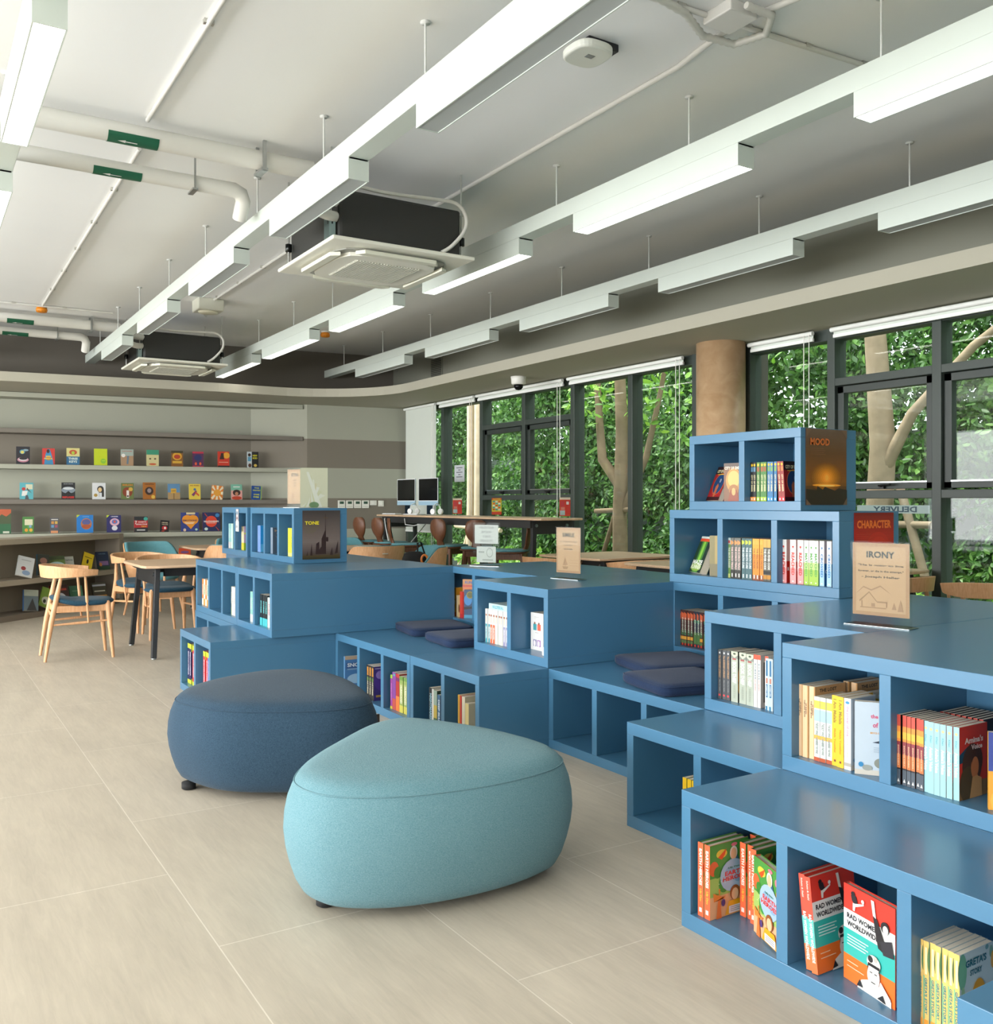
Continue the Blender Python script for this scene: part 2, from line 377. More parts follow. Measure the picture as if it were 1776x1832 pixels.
beam(4.905, -3.2, 12.16, [(-1.6, -0.33), (0.3, 1.57), (2.2, 3.48), (4.107, 5.393), (5.993, 7.307), (7.845, 9.2), (9.71, 11.11)], False, (1.0, 2.1, 3.31, 4.44, 5.56, 6.71, 7.91, 9.17, 10.4, 11.6), 'unlit stepped white light beam nearest the window wall', G)
beam(3.395, -3.2, 12.12, [(-2.7, -1.4), (-0.75, 0.55), (1.2, 2.512), (3.154, 4.457), (5.039, 6.381), (6.889, 8.262), (8.767, 10.227), (10.588, 12.087)], True, (0.2, 1.3, 2.42, 3.54, 4.7, 5.88, 7.13, 8.3, 9.35, 10.49), 'lit stepped white light beam over the blue bookcases, between two unlit beams', G)
beam(1.90, -3.2, 12.42, [(-1.5, -0.2), (0.4, 1.65), (2.27, 3.581), (4.308, 5.506), (6.237, 7.429), (8.132, 9.353), (10.092, 11.292)], False, (1.2, 2.4, 3.6, 4.77, 5.9, 7.135, 8.29, 9.51, 10.6, 11.7), 'unlit stepped white light beam crossing in front of the ceiling cassettes', G)
beam(0.405, -3.2, 12.5, [(-0.5, 0.8), (1.5, 2.78), (3.466, 4.705), (5.43, 6.7), (7.3, 8.6), (9.2, 10.5)], True, (1.2, 2.4, 3.6, 5.1, 7, 9), 'lit white light beam at the left edge of the photo', G)

# ---------------- ceiling services ----------------
def cassette(x, y, label):
    z = 2.77; t = thing('ceiling_cassette', label, 'air conditioner', (x, y, z), group='ceiling air conditioners')
    MB().box(-0.41, 0.41, -0.41, 0.41, 0.012, 0.31, '#2a2a28').build('unit_body', 'black', t, 0.02)
    p = MB(); p.box(-0.475, 0.475, -0.475, 0.475, -0.012, 0.012, '#e4e3d6'); p.build('panel', 'white', t, 0.008)
    q = MB()
    pts = []
    for k in range(32):
        a = 2 * PI * k / 32; c, s_ = math.cos(a), math.sin(a); r = 0.33 / (abs(c) ** 5 + abs(s_) ** 5) ** 0.2; pts.append((r * c, r * s_))
    q.prism([(a * 1.16, b * 1.16) for a, b in pts], -0.022, -0.012, '#8d8e86'); q.prism(pts, -0.045, -0.02, '#e6e5d9')
    q.build('fascia', 'white', t, 0.006)
    for k in range(4):
        R = Matrix.Rotation(k * PI / 2, 4, 'Z'); v = MB(T=R)
        v.prism([(-0.24, -0.40), (0.24, -0.40), (0.28, -0.345), (-0.28, -0.345)], -0.05, -0.026, '#dcdccc'); v.build('louvre', 'white', t, 0.004)
    g = MB()
    for k in range(22):
        a = -0.21 + k * 0.02; g.box(-0.22, 0.22, a, a + 0.006, -0.052, -0.044, '#d6d6ca'); g.box(a, a + 0.006, -0.22, 0.22, -0.052, -0.044, '#d6d6ca')
    g.build('grille', 'white', t)
    for sx_, sy_ in ((-1, -1), (1, -1), (-1, 1), (1, 1)):
        MB().tube([(sx_ * 0.44, sy_ * 0.36, 0.03), (sx_ * 0.44, sy_ * 0.36, ZC - z)], 0.006, '#c9cac6', 8).lathe([(0.022, 0.10), (0.022, 0.15)], (sx_ * 0.44, sy_ * 0.36, 0), '#3a3c3c', 8).build('hanger_rod', 'metal', t)
    MB().tube(smooth([(-0.40, -0.37, 0.24), (-0.47, -0.39, 0.24), (-0.54, -0.34, 0.26), (-0.57, -0.15, 0.32)]), 0.034, '#e3e2dc', 14).tube(smooth([(-0.40, -0.36, 0.15), (-0.48, -0.40, 0.14), (-0.55, -0.36, 0.17), (-0.58, -0.15, 0.24)]), 0.03, '#e3e2dc', 14).build('insulated_pipe', 'white', t)
    MB().tube(smooth([(0.26, -0.43, 0.02), (0.33, -0.44, 0.07), (0.42, -0.44, 0.18), (0.43, -0.43, 0.28), (0.36, -0.42, 0.345), (0.2, -0.40, 0.35), (-0.1, -0.38, 0.34), (-0.35, -0.36, 0.36)]), 0.012, '#dad9d2', 8).build('cable', 'white', t)
    MB().box(-0.46, -0.42, -0.38, -0.30, 0.02, 0.14, '#9fb4b4').build('valve', 'metal', t)
    return t
cassette(2.54, 5.52, 'black bodied ceiling cassette with white panel, nearest the camera')
cassette(2.54, 10.87, 'smaller looking far ceiling cassette in front of the dark wall')
def pipe(name, pts, r, label, cat='pipe', grp=None, m='white', col='#dcdbd4', parts=None):
    o = pts[0]; t = thing(name, label, cat, o, group=grp)
    MB(o).tube(pts, r, col, 16).build('pipe_run', m, t)
    return t, o
def arrowtag(t, o, x, y, z, r):
    g = MB(o); vs = []
    N = 9
    rows = []
    for xx in (x, x + 0.26):
        rows.append([(xx, y - math.sin(a) * (r + 0.002), z - math.cos(a) * (r + 0.002)) for a in [(-0.9 + k * 2.2 / N) for k in range(N + 1)]])
    g.grid(rows, '#1f6b4d')
    rr = r + 0.004
    P = lambda xx, a: (xx, y - math.sin(a) * rr, z - math.cos(a) * rr)
    g.poly([P(x + 0.05, 0.45), P(x + 0.09, 0.62), P(x + 0.09, 0.28)], '#fff'); g.poly([P(x + 0.09, 0.5), P(x + 0.15, 0.5), P(x + 0.15, 0.4), P(x + 0.09, 0.4)], '#fff')
    g.build('flow_label', 'print', t)['label'] = 'green label with white arrow'
def elbow(x, y, z, d=0.1):
    return [(x - 0.06, y, z), (x, y, z), (x + 0.045, y + 0.012, z - 0.012), (x + 0.065, y + 0.03, z - 0.05), (x + 0.065, y + 0.06, z - 0.09), (x + 0.065, y + 0.1, z - 0.14)]
for yy, dz, nm in ((5.34, 0, 'near'), (11.32, 0, 'far')):
    t, o = pipe('insulated_pipe', [(XL, yy, 3.23), (2.05, yy, 3.23)], 0.055, 'thick white insulated pipe under the ceiling, %s pair, carrying a green label' % nm, grp='insulated ceiling pipes')
    arrowtag(t, o, 0.9, yy, 3.23, 0.055)
    MB(o).box(1.72, 1.76, yy - 0.07, yy + 0.07, 3.155, 3.17, '#b9bcbc').box(1.73, 1.75, yy - 0.075, yy - 0.06, 3.155, ZC, '#b9bcbc').box(1.73, 1.75, yy + 0.06, yy + 0.075, 3.155, ZC, '#b9bcbc').build('pipe_bracket', 'metal', t)
    t, o = pipe('insulated_pipe', [(XL, yy + 0.33, 3.14)] + elbow(1.68, yy + 0.33, 3.14), 0.045, 'thinner white insulated pipe with an elbow, %s pair' % nm, grp='insulated ceiling pipes')
    arrowtag(t, o, 0.88, yy + 0.33, 3.14, 0.045)
    MB(o).box(1.42, 1.45, yy + 0.27, yy + 0.39, 3.085, 3.095, '#b9bcbc').box(1.43, 1.44, yy + 0.275, yy + 0.285, 3.09, ZC, '#b9bcbc').build('pipe_bracket', 'metal', t)
def conduit(pts, label, r=0.012):
    if len(pts) > 4: pts = pts[:1] + [tuple(p) for p in smooth(pts[1:4])] + pts[4:]
    t = thing('conduit', label, 'conduit', pts[0], group='white ceiling conduits'); o = pts[0]
    MB(o).tube(pts, r, '#d6d5cf', 10).build('conduit_run', 'white', t)
    L = (Vector(pts[1]) - Vector(pts[0])); 
    for k in range(1, 6):
        p = Vector(pts[0]) + L * k / 6
        MB(o).box(p.x - 0.022, p.x + 0.022, p.y - 0.012, p.y + 0.012, p.z - 0.005, ZC, '#cfcec8').build('clip', 'metal', t)
zz = ZC - 0.014
conduit([(1.10, -2, zz), (1.10, 5.3, zz)], 'straight white conduit on the ceiling left of the nearest cassette, camera side of the pipes')
conduit([(1.15, 5.75, zz), (1.20, 10.85, zz)], 'straight white conduit running beyond the pipes to the orange detector')
conduit([(3.10, -1, zz), (3.10, 2.55, zz), (3.04, 2.9, zz), (3.10, 3.3, zz), (3.12, 5.9, zz)], 'long kinked white conduit between two light beams at upper right', 0.014)
conduit([(2.65, 5.95, zz), (2.65, 10.2, zz), (2.80, 10.5, zz)], 'thin white conduit beyond the near cassette')
conduit([(4.2, 2.8, zz), (2.0, 2.95, zz)], 'thin white conduit crossing beside the junction box')
conduit([(-1, 10.9, zz), (1.9, 10.9, zz)], 'thin white conduit crossing above the far pipes')
def detector(x, y, label):
    t = thing('smoke_detector', label, 'smoke detector', (x, y, ZC), group='orange smoke detectors')
    MB().lathe([(0.055, -0.02), (0.055, 0)], col='#e2e1db').build('base', 'plastic', t)
    MB().lathe([(0.03, -0.075), (0.05, -0.07), (0.058, -0.05), (0.05, -0.02)], col='#e58a14').build('sensor_head', 'plastic', t)
    s_ = MB()
    for k in range(10):
        a = k * PI / 5; s_.box(-0.004, 0.004, 0.048, 0.053, -0.068, -0.05, '#5b3206', R=Matrix.Rotation(a, 4, 'Z'))
    s_.build('vent_slots', 'plastic', t)
detector(1.20, 10.95, 'orange smoke detector at far left of the ceiling')
detector(4.30, 10.75, 'orange smoke detector behind the lit light beam')
t = thing('access_point', 'round white wireless access point on black bracket', 'access point', (2.60, 3.36, ZC))
MB().box(-0.03, 0.14, -0.05, 0.03, -0.035, 0, '#1c1c1e').build('bracket', 'black', t, 0.004)
pts = []
for k in range(40):
    a = 2 * PI * k / 40; c, s_ = math.cos(a), math.sin(a); r = 0.1 / (abs(c) ** 3 + abs(s_) ** 3) ** 0.333; pts.append((r * c, r * s_))
MB().prism(pts, -0.075, -0.035, '#e1e3da').build('housing', 'plastic', t, 0.012, 3)
MB().box(-0.02, 0.02, -0.03, 0.0, -0.0765, -0.075, '#9a9c98').build('label', 'print', t)
t = thing('junction_box', 'square white ceiling junction box with ribbed hose', 'junction box', (2.95, 2.83, ZC))
MB().box(-0.08, 0.08, -0.08, 0.08, -0.05, 0, '#dad9d4').build('box', 'plastic', t, 0.006)
cp = []; rr_ = []
base = [(-0.7, -0.05), (-0.45, 0.02), (-0.2, 0.06), (0.0, 0.16), (0.17, 0.14), (0.22, 0.0), (0.12, -0.12), (-0.05, -0.12)]
for i in range(len(base) - 1):
    for k in range(10):
        f = k / 10; cp.append((base[i][0] * (1 - f) + base[i + 1][0] * f, base[i][1] * (1 - f) + base[i + 1][1] * f, -0.04)); rr_.append(0.014 if k % 2 else 0.018)
MB().tube(cp, rr_, '#d2d1ca', 10).build('ribbed_hose', 'plastic', t)
t = thing('exit_light_box', 'small white emergency light box above the far cassette', 'light box', (2.62, 9.75, ZC))
MB().box(-0.13, 0.13, -0.13, 0.13, -0.12, 0, '#d8d8c9').build('box', 'plastic', t, 0.01); MB().lathe([(0.09, -0.135), (0.1, -0.12)], col='#e9e5cf').build('lens', 'plastic', t)
t = thing('dome_camera', 'white dome security camera under the soffit', 'security camera', (5.55, 8.38, 2.59))
MB().lathe([(0.066, -0.085), (0.076, -0.075), (0.08, -0.03), (0.085, 0)], col='#e6e6e0').build('housing', 'plastic', t)
MB().lathe([(0.005, -0.145), (0.03, -0.138), (0.048, -0.115), (0.052, -0.085)], col='#15171a').build('dome', 'smoke', t)
t = thing('air_vent', 'grey louvred air vent on the upper wall', 'vent', (XU - 0.01, 10.85, 2.98))
v = MB().box(0, 0.012, -0.16, 0.16, -0.17, 0.17, '#7c7d72').build('frame', 'wall', t)
v = MB()
for k in range(13): v.box(-0.008, 0.004, -0.13, 0.13, -0.15 + k * 0.0235, -0.138 + k * 0.0235, '#4b4c46')
v.build('slats', 'wall', t)
# roller blinds
def blind(y0, y1, drop, label):
    x = XW - 0.14; t = thing('roller_blind', label, 'blind', (x, y0, 2.5), group='roller blinds on the window wall'); o = (x, y0, 2.5)
    MB(o).tube([(x, y0 + 0.02, 2.56), (x, y1 - 0.02, 2.56)], 0.018, '#e9ece8', 16).build('roller', 'white', t)
    MB(o).box(x + 0.018, x + 0.021, y0 + 0.03, y1 - 0.03, 2.56 - drop, 2.56, '#d5dcd4').build('blind_fabric', 'white', t)
    MB(o).box(x + 0.01, x + 0.028, y0 + 0.03, y1 - 0.03, 2.55 - drop, 2.575 - drop, '#eef0ee').build('bottom_bar', 'white', t)
    MB(o).tube([(x - 0.02, y0 + 0.04, 2.55), (x - 0.02, y0 + 0.04, 0.5), (x - 0.02, y0 + 0.065, 0.46), (x - 0.02, y0 + 0.09, 0.5), (x - 0.02, y0 + 0.09, 2.55)], 0.0035, '#f0efe8', 6).build('bead_chain', 'plastic', t)
blind(11.03, 11.99, 1.72, 'lowered pale roller blind in the far corner')
for a, b, l in ((10.02, 11.0, 'first raised roller blind right of the lowered one'), (8.15, 10.0, 'long raised roller blind behind the security camera'), (6.3, 8.1, 'raised roller blind left of the round column'), (4.85, 5.55, 'raised roller blind right of the round column'), (2.98, 4.72, 'raised roller blind at the right edge of the photo')):
    blind(a, b, 0.05, l)

# ---------------- blue stacked bookcases ----------------
BL = '#437394'
GB = 'blue stepped bookcase units'
def module(X, y0, y1, z, n, depth, label, rz=0.0):
    """open-fronted unit: front at X facing the room, n compartments from y1 (left) down to y0 (right)"""
    L = y1 - y0; t = thing('bookcase', label, 'bookcase', (X, y0, z), rz, GB); h = 0.399
    k = 0.037; rt = 0.046
    def pt(nm, *b): return MB().box(*b, BL).build(nm, 'blue', t, 0.0015)
    cd_ = min(0.37, depth - 0.02)
    pt('top_panel', 0, depth, 0, L, h - rt, h); pt('base_panel', 0, depth, 0, L, 0, rt)
    pt('side_panel', 0.0, depth, 0, k, rt, h - rt); pt('side_panel', 0.0, depth, L - k, L, rt, h - rt)
    pt('back_panel', cd_, cd_ + 0.018, k, L - k, rt, h - rt)
    if depth > 0.5: pt('rear_panel', depth - 0.018, depth, k, L - k, rt, h - rt)
    w = (L - k) / n
    for i in range(1, n): pt('divider', 0.001, cd_, i * w, i * w + k, rt, h - rt)
    return t
module(1.537, 5.67, 6.405, 0, 2, 1.66, 'low blue two-compartment unit stepping out at far left, navy and red books inside')
module(1.905, 6.41, 7.46, 0, 3, 1.29, 'blue floor unit half hidden behind the low far-left step')
module(1.905, 5.64, 6.36, 0.4, 2, 1.30, 'blue second-level unit with pink and black spined books, long plain side')
module(1.905, 6.365, 7.44, 0.4, 3, 1.29, 'blue second-level unit with orange books, left end of the far stack')
module(2.36, 7.445, 8.2, 0, 2, 0.84, 'blue floor unit hidden behind the far stack'); module(2.36, 7.445, 8.2, 0.4, 2, 0.84, 'blue upper unit behind the far stack')
module(2.34, 6.45, 7.45, 0.8, 3, 0.41, 'blue top unit with the dark TONE poster on its side', 0.0)
module(2.32, 7.47, 8.18, 0.8, 2, 0.41, 'blue top unit with a paper tag hanging on its front, left of the TONE unit', 0.0)
module(2.336, 4.608, 5.665, 0, 3, 0.855, 'blue floor unit under two navy cushions, holding snow and dragon books')
module(2.336, 3.872, 4.604, 0, 2, 1.27, 'blue floor unit left of the empty cushion bench, below the Simile unit')
module(3.192, 4.61, 5.752, 0, 3, 0.86, 'blue floor unit beneath the clear water notice stand')
module(3.192, 4.61, 5.752, 0.4, 3, 0.86, 'blue raised unit behind, with the clear water notice stand on top')
module(2.745, 3.876, 4.606, 0.4, 2, 0.86, 'blue raised unit carrying the Simile sign, white and lilac books inside')
module(3.607, 3.91, 4.606, 0.0, 2, 0.43, 'blue floor unit behind the Simile unit'); module(3.607, 3.91, 4.606, 0.4, 2, 0.43, 'blue upper unit behind the Simile unit')
module(2.745, 2.778, 3.868, 0, 3, 0.85, 'empty blue floor unit with two navy cushions on top, centre right')
module(3.60, 2.78, 3.905, 0, 3, 0.44, 'blue floor unit at the foot of the tall tower'); module(3.60, 2.78, 3.905, 0.4, 3, 0.44, 'blue tower unit, second level, rows of dark red spines')
module(3.60, 2.785, 3.908, 0.8, 3, 0.44, 'blue tower unit, third level, with red CHARACTER poster')
module(3.60, 3.002, 3.752, 1.2, 2, 0.41, 'topmost blue tower unit with brown MOOD poster')
module(2.336, 2.022, 2.774, 0, 2, 1.26, 'blue floor unit with three yellow books, right of the light pouf')
module(2.745, 2.022, 2.774, 0.4, 2, 1.33, 'blue raised unit holding grey and white spined books below the Irony sign')
module(1.92, 0.94, 2.034, 0, 3, 0.41, 'large blue floor unit in the right foreground with orange and red hardbacks')
module(1.92, -0.2, 0.935, 0, 3, 0.41, 'blue floor unit outside the lower right corner')
module(2.333, 0.94, 2.02, 0.0, 3, 1.74, 'blue base unit under the right foreground stack')
module(2.333, 0.94, 2.018, 0.4, 3, 1.74, 'blue raised unit in the right foreground with yellow, white and aqua spines')
module(2.333, -0.2, 0.935, 0, 3, 1.74, 'blue base unit beyond the right edge'); module(2.333, -0.2, 0.935, 0.4, 3, 1.74, 'blue raised unit beyond the right edge')
module(1.51, 0.18, 0.93, 0, 2, 0.405, 'blue floor unit peeking in at the bottom right corner of the photo')

# posters
def poster(loc, w, h, cat_label, draw):
    t = thing('poster', cat_label, 'poster', loc, group='posters on the blue units'); m = MB()
    draw(m, w, h); m.build('print', 'poster', t); return t
class Art:                                                       # flat drawing on a surface: u to the right, v up, in metres
    def __init__(s, mb, fn, lay=0.00025): s.m = mb; s.f = fn; s.l = 1; s.d = lay
    def poly(s, pts, col):
        s.m.add([s.f(u, v, s.l * s.d) for u, v in pts], [tuple(range(len(pts)))], col); s.l += 1
    def rect(s, a, b, c, d, col): s.poly([(a, b), (c, b), (c, d), (a, d)], col)
    def ell(s, u, v, ru, rv, col, n=18): s.poly([(u + ru * math.cos(2 * PI * k / n), v + rv * math.sin(2 * PI * k / n)) for k in range(n)], col)
    def text(s, t, u, v, w, h, col, rot=0):
        vs, fs = text_geo(t); ca, sa = math.cos(rot), math.sin(rot)
        s.m.add([s.f(u + x * w * ca - y * h * sa, v + x * w * sa + y * h * ca, s.l * s.d) for x, y in vs], fs, col); s.l += 1
def side_surface(x0, y, z0): return lambda u, v, e: (x0 + u, y - e, z0 + v)
def ramp_rows(A, w, h, stops, n=24):
    for k in range(n):
        f = k / (n - 1); 
        for i in range(len(stops) - 1):
            if stops[i][0] <= f <= stops[i + 1][0] + 1e-6:
                g = (f - stops[i][0]) / (stops[i + 1][0] - stops[i][0]); a = lin(stops[i][1]); b = lin(stops[i + 1][1])
                c = tuple(a[j] * (1 - g) + b[j] * g for j in range(3))
        A.m.add([A.f(0, h * k / n, .0002), A.f(w, h * k / n, .0002), A.f(w, h * (k + 1) / n, .0002), A.f(0, h * (k + 1) / n, .0002)], [(0, 1, 2, 3)], c)
def d_tone(m, w, h):
    A = Art(m, side_surface(0, 0, 0)); m.box(0, w, 0, 0.001, 0, h, '#3c3836')
    ramp_rows(A, w, h, [(0, '#36301c'), (0.06, '#4a3d22'), (0.1, '#4a3e3a'), (0.35, '#6b5f5a'), (0.7, '#574c47'), (1, '#3b3432')])
    for p in ([(.50, .10), (.62, .10), (.62, .45), (.60, .62), (.58, .45), (.50, .42)], [(.34, .10), (.50, .10), (.60, .22), (.60, .30), (.52, .28), (.44, .20), (.44, .36), (.36, .32)], [(.605, .5), (.612, .93), (.60, .93), (.595, .5)], [(.50, .42), (.60, .6), (.61, .7), (.62, .45)], [(.62, .36), (.68, .36), (.68, .45), (.62, .45)], [(.10, .08), (.13, .17), (.14, .08)], [(.20, .08), (.24, .32), (.26, .08)], [(.72, .08), (.78, .24), (.80, .08)], [(.85, .1), (.94, .38), (.93, .12)]):
        A.poly([(a * w, b * h) for a, b in p], '#2f1f1d')
    A.rect(.555 * w, .845 * h, .665 * w, .855 * h, '#5a4523')
    A.text('TONE', .245 * w, .745 * h, .37 * w, .072 * h, '#cfc02c')
    for k in range(5): A.rect(.07 * w, (.66 - k * .03) * h, (.42 - .03 * k) * w, (.665 - k * .03) * h, '#5d5a33')
poster((2.405, 6.447, 0.828), 0.29, 0.354, 'dark grey poster of a church steeple reading TONE', d_tone)
def d_mood(m, w, h):
    A = Art(m, side_surface(0, 0, 0)); m.box(0, w, 0, 0.001, 0, h, '#5f4434')
    ramp_rows(A, w, h, [(0, '#3c2a1c'), (0.2, '#4c3016'), (0.28, '#7a4a12'), (0.45, '#6f4117'), (0.7, '#5e3d22'), (1, '#5f4a3c')])
    for k in range(9):
        f = 1 - k / 9; A.ell(.5 * w, .36 * h, .40 * w * f, (.18 * f + .02) * h, ['#75440f', '#85500f', '#965b10', '#a86611', '#ba7113', '#cb7c17', '#da861d', '#e69026', '#f0a23a'][k])
    A.ell(.5 * w, .26 * h, .35 * w, .018 * h, '#ee9c2a'); A.ell(.5 * w, .255 * h, .2 * w, .01 * h, '#ffc766')
    A.poly([(0, 0), (w, 0), (w, .2 * h), (.8 * w, .22 * h), (.7 * w, .19 * h), (.55 * w, .22 * h), (.45 * w, .24 * h), (.4 * w, .2 * h), (.27 * w, .25 * h), (.25 * w, .19 * h), (0, .21 * h)], '#2b1c11')
    for p in ([(0, 1), (.14, 1), (0, .88)], [(1, 1), (.86, 1), (1, .88)], [(0, 0), (.12, 0), (0, .08)], [(1, 0), (.9, 0), (1, .1)]): A.poly([(a * w, b * h) for a, b in p], '#68503f')
    A.text('MOOD', .33 * w, .83 * h, .47 * w, .095 * h, '#b8602a')
    for k in range(4): A.rect(.1 * w, (.74 - k * .025) * h, (.42 + .04 * (k % 2)) * w, (.744 - k * .025) * h, '#7d5233')
poster((3.632, 2.999, 1.228), 0.30, 0.368, 'brown poster of a glowing fire reading MOOD', d_mood)
def d_char(m, w, h):
    A = Art(m, side_surface(0, 0, 0)); m.box(0, w, 0, 0.001, 0, h, '#8c1a14')
    ramp_rows(A, w, h, [(0, '#7c1c12'), (0.4, '#8f1610'), (0.7, '#a8170f'), (1, '#7a120f')])
    A.ell(.6 * w, .55 * h, .3 * w, .2 * h, '#b01c10'); A.ell(.62 * w, .56 * h, .2 * w, .13 * h, '#b82213')
    A.text('CHARACTER', .5 * w, .85 * h, .86 * w, .105 * h, '#d76a26')
    for k in range(4): A.rect(.06 * w, (.72 - k * .025) * h, (.42 - .05 * (k % 2)) * w, (.724 - k * .025) * h, '#b2402a')
poster((3.703, 2.782, 0.83), 0.294, 0.362, 'bright red poster reading CHARACTER', d_char)

# ---------------- poufs ----------------
def pouf(cps, H, mat, label, feet, loc, tagpos=None):
    t = thing('pouf', label, 'pouf', loc, group='rounded three-cornered poufs')
    n = len(cps); ring = []
    cx_ = sum(p[0] for p in cps) / n; cy_ = sum(p[1] for p in cps) / n
    for i in range(n):
        p0, p1, p2, p3 = [Vector(cps[(i + k - 1) % n]) for k in range(4)]
        for k in range(10):
            s_ = k / 10
            ring.append(0.5 * ((2 * p1) + (-p0 + p2) * s_ + (2 * p0 - 5 * p1 + 4 * p2 - p3) * s_ ** 2 + (-p0 + 3 * p1 - 3 * p2 + p3) * s_ ** 3))
    def off(d):
        m_ = len(ring); out = []
        for i in range(m_):
            tg = (ring[(i + 1) % m_] - ring[i - 1]).normalized(); nr = Vector((tg.y, -tg.x))
            if nr.dot(ring[i] - Vector((cx_, cy_))) < 0: nr = -nr
            out.append(ring[i] - nr * d)
        return out
    prof = [(0.10, 0.028), (0.075, 0.032), (0.055, 0.045), (0.035, 0.08), (0.018, 0.13), (0.006, 0.18), (0.0, 0.23), (0.003, 0.28), (0.012, H - 0.09), (0.026, H - 0.055), (0.034, H - 0.040)]
    top = [(0.034, H - 0.040), (0.045, H - 0.025), (0.062, H - 0.013)]
    m = MB(); m.grid([[(p.x, p.y, z) for p in off(d)] for d, z in prof], closed=True)
    b = off(0.10); m.add([(p.x, p.y, 0.028) for p in b], [tuple(range(len(b)))[::-1]], '#fff'); m.build('side_cover', mat, t)
    m = MB(); rows = [[(p.x, p.y, z) for p in off(d)] for d, z in top]
    for f_, z in ((0.93, H - 0.006), (0.82, H - 0.001), (0.6, H + 0.002), (0.3, H + 0.004), (0.02, H + 0.004)): rows.append([(cx_ + (q[0] - cx_) * f_, cy_ + (q[1] - cy_) * f_, z) for q in rows[2]])
    m.grid(rows, closed=True); m.add(rows[-1], [tuple(range(len(rows[-1])))], '#fff', True); m.build('top_cover', mat, t)
    s_ = off(0.0325); MB().tube([(p.x, p.y, H - 0.040) for p in s_ + s_[:1]], 0.0022, n=6, caps=False).build('seam_piping', mat, t)
    for x, y in feet: MB().lathe([(0.022, 0), (0.03, 0.005), (0.03, 0.03)], (x, y, 0), '#17181a').build('foot', 'rubber', t)
    if tagpos:
        x, y, z, a = tagpos; MB().box(-0.012, 0.010, -0.0015, 0.0015, -0.022, 0.022, '#4a3c34', R=Matrix.Translation((x, y, z)) @ Matrix.Rotation(a, 4, 'Z')).build('fabric_tag', 'rubber', t)
    return t
def rel(pts, c): return [(x - c[0], y - c[1]) for x, y in pts]
c = (1.45, 2.85)
pouf(rel([(0.975, 2.76), (1.03, 2.57), (1.24, 2.44), (1.55, 2.40), (1.82, 2.46), (1.925, 2.62), (1.905, 2.88), (1.81, 3.14), (1.67, 3.33), (1.48, 3.31), (1.25, 3.13), (1.06, 2.94)], c), 0.415, 'teal_fabric', 'light aqua three-cornered pouf in the foreground', rel([(1.09, 2.72), (1.80, 2.60), (1.6, 3.12)], c), (c[0], c[1], 0))
c = (1.4, 4.15)
pouf(rel([(0.965, 4.25), (0.995, 4.02), (1.10, 3.84), (1.30, 3.70), (1.52, 3.62), (1.70, 3.67), (1.78, 3.86), (1.82, 4.12), (1.80, 4.38), (1.69, 4.57), (1.45, 4.62), (1.14, 4.48)], c), 0.415, 'navy_fabric', 'dark slate blue pouf behind the light one', rel([(1.03, 4.14), (1.6, 3.75), (1.65, 4.4)], c), (c[0], c[1], 0), (1.742 - c[0], 3.75 - c[1], 0.29, 0.0))

# ---------------- cushions ----------------
def cushion(c, sx_, sy_, rz, label):
    t = thing('seat_cushion', label, 'cushion', c, rz, 'navy seat cushions on the blue units'); m = MB(); rows = []
    for ins, z in ((0.012, 0.0), (0.002, 0.008), (0.0, 0.022), (0.002, 0.040), (0.012, 0.049)):
        r = []
        for k in range(48):
            a = 2 * PI * k / 48; cc, ss = math.cos(a), math.sin(a); q = (abs(cc) ** 12 + abs(ss) ** 12) ** (1 / 12)
            r.append((cc / q * (sx_ / 2 - ins), ss / q * (sy_ / 2 - ins), z))
        rows.append(r)
    for f, z in ((0.85, 0.053), (0.5, 0.056), (0.1, 0.057)): rows.append([(p[0] * f, p[1] * f, z) for p in rows[4]])
    m.grid(rows, closed=True); m.add(rows[0], [tuple(range(48))[::-1]], '#fff'); m.add(rows[-1], [tuple(range(48))], '#fff')
    m.build('cover', 'cushion', t)
    p = rows[2]; MB().tube([(x * 1.0, y * 1.0, 0.041) for x, y, z in rows[3]] + [(rows[3][0][0], rows[3][0][1], 0.041)], 0.003, n=6, caps=False).build('piping', 'cushion', t)
cushion((2.90, 5.38, 0.4), 0.42, 0.42, -0.16, 'navy square cushion nearest the far plain blue side')
cushion((2.86, 4.87, 0.4), 0.42, 0.42, -0.10, 'navy square cushion next to the Simile unit, in front of its neighbour')
cushion((3.27, 3.55, 0.4), 0.44, 0.44, -0.25, 'navy square cushion against the tall tower unit')
cushion((2.99, 3.17, 0.4), 0.42, 0.40, -0.20, 'navy square cushion in front, partly behind the grey spined books unit')

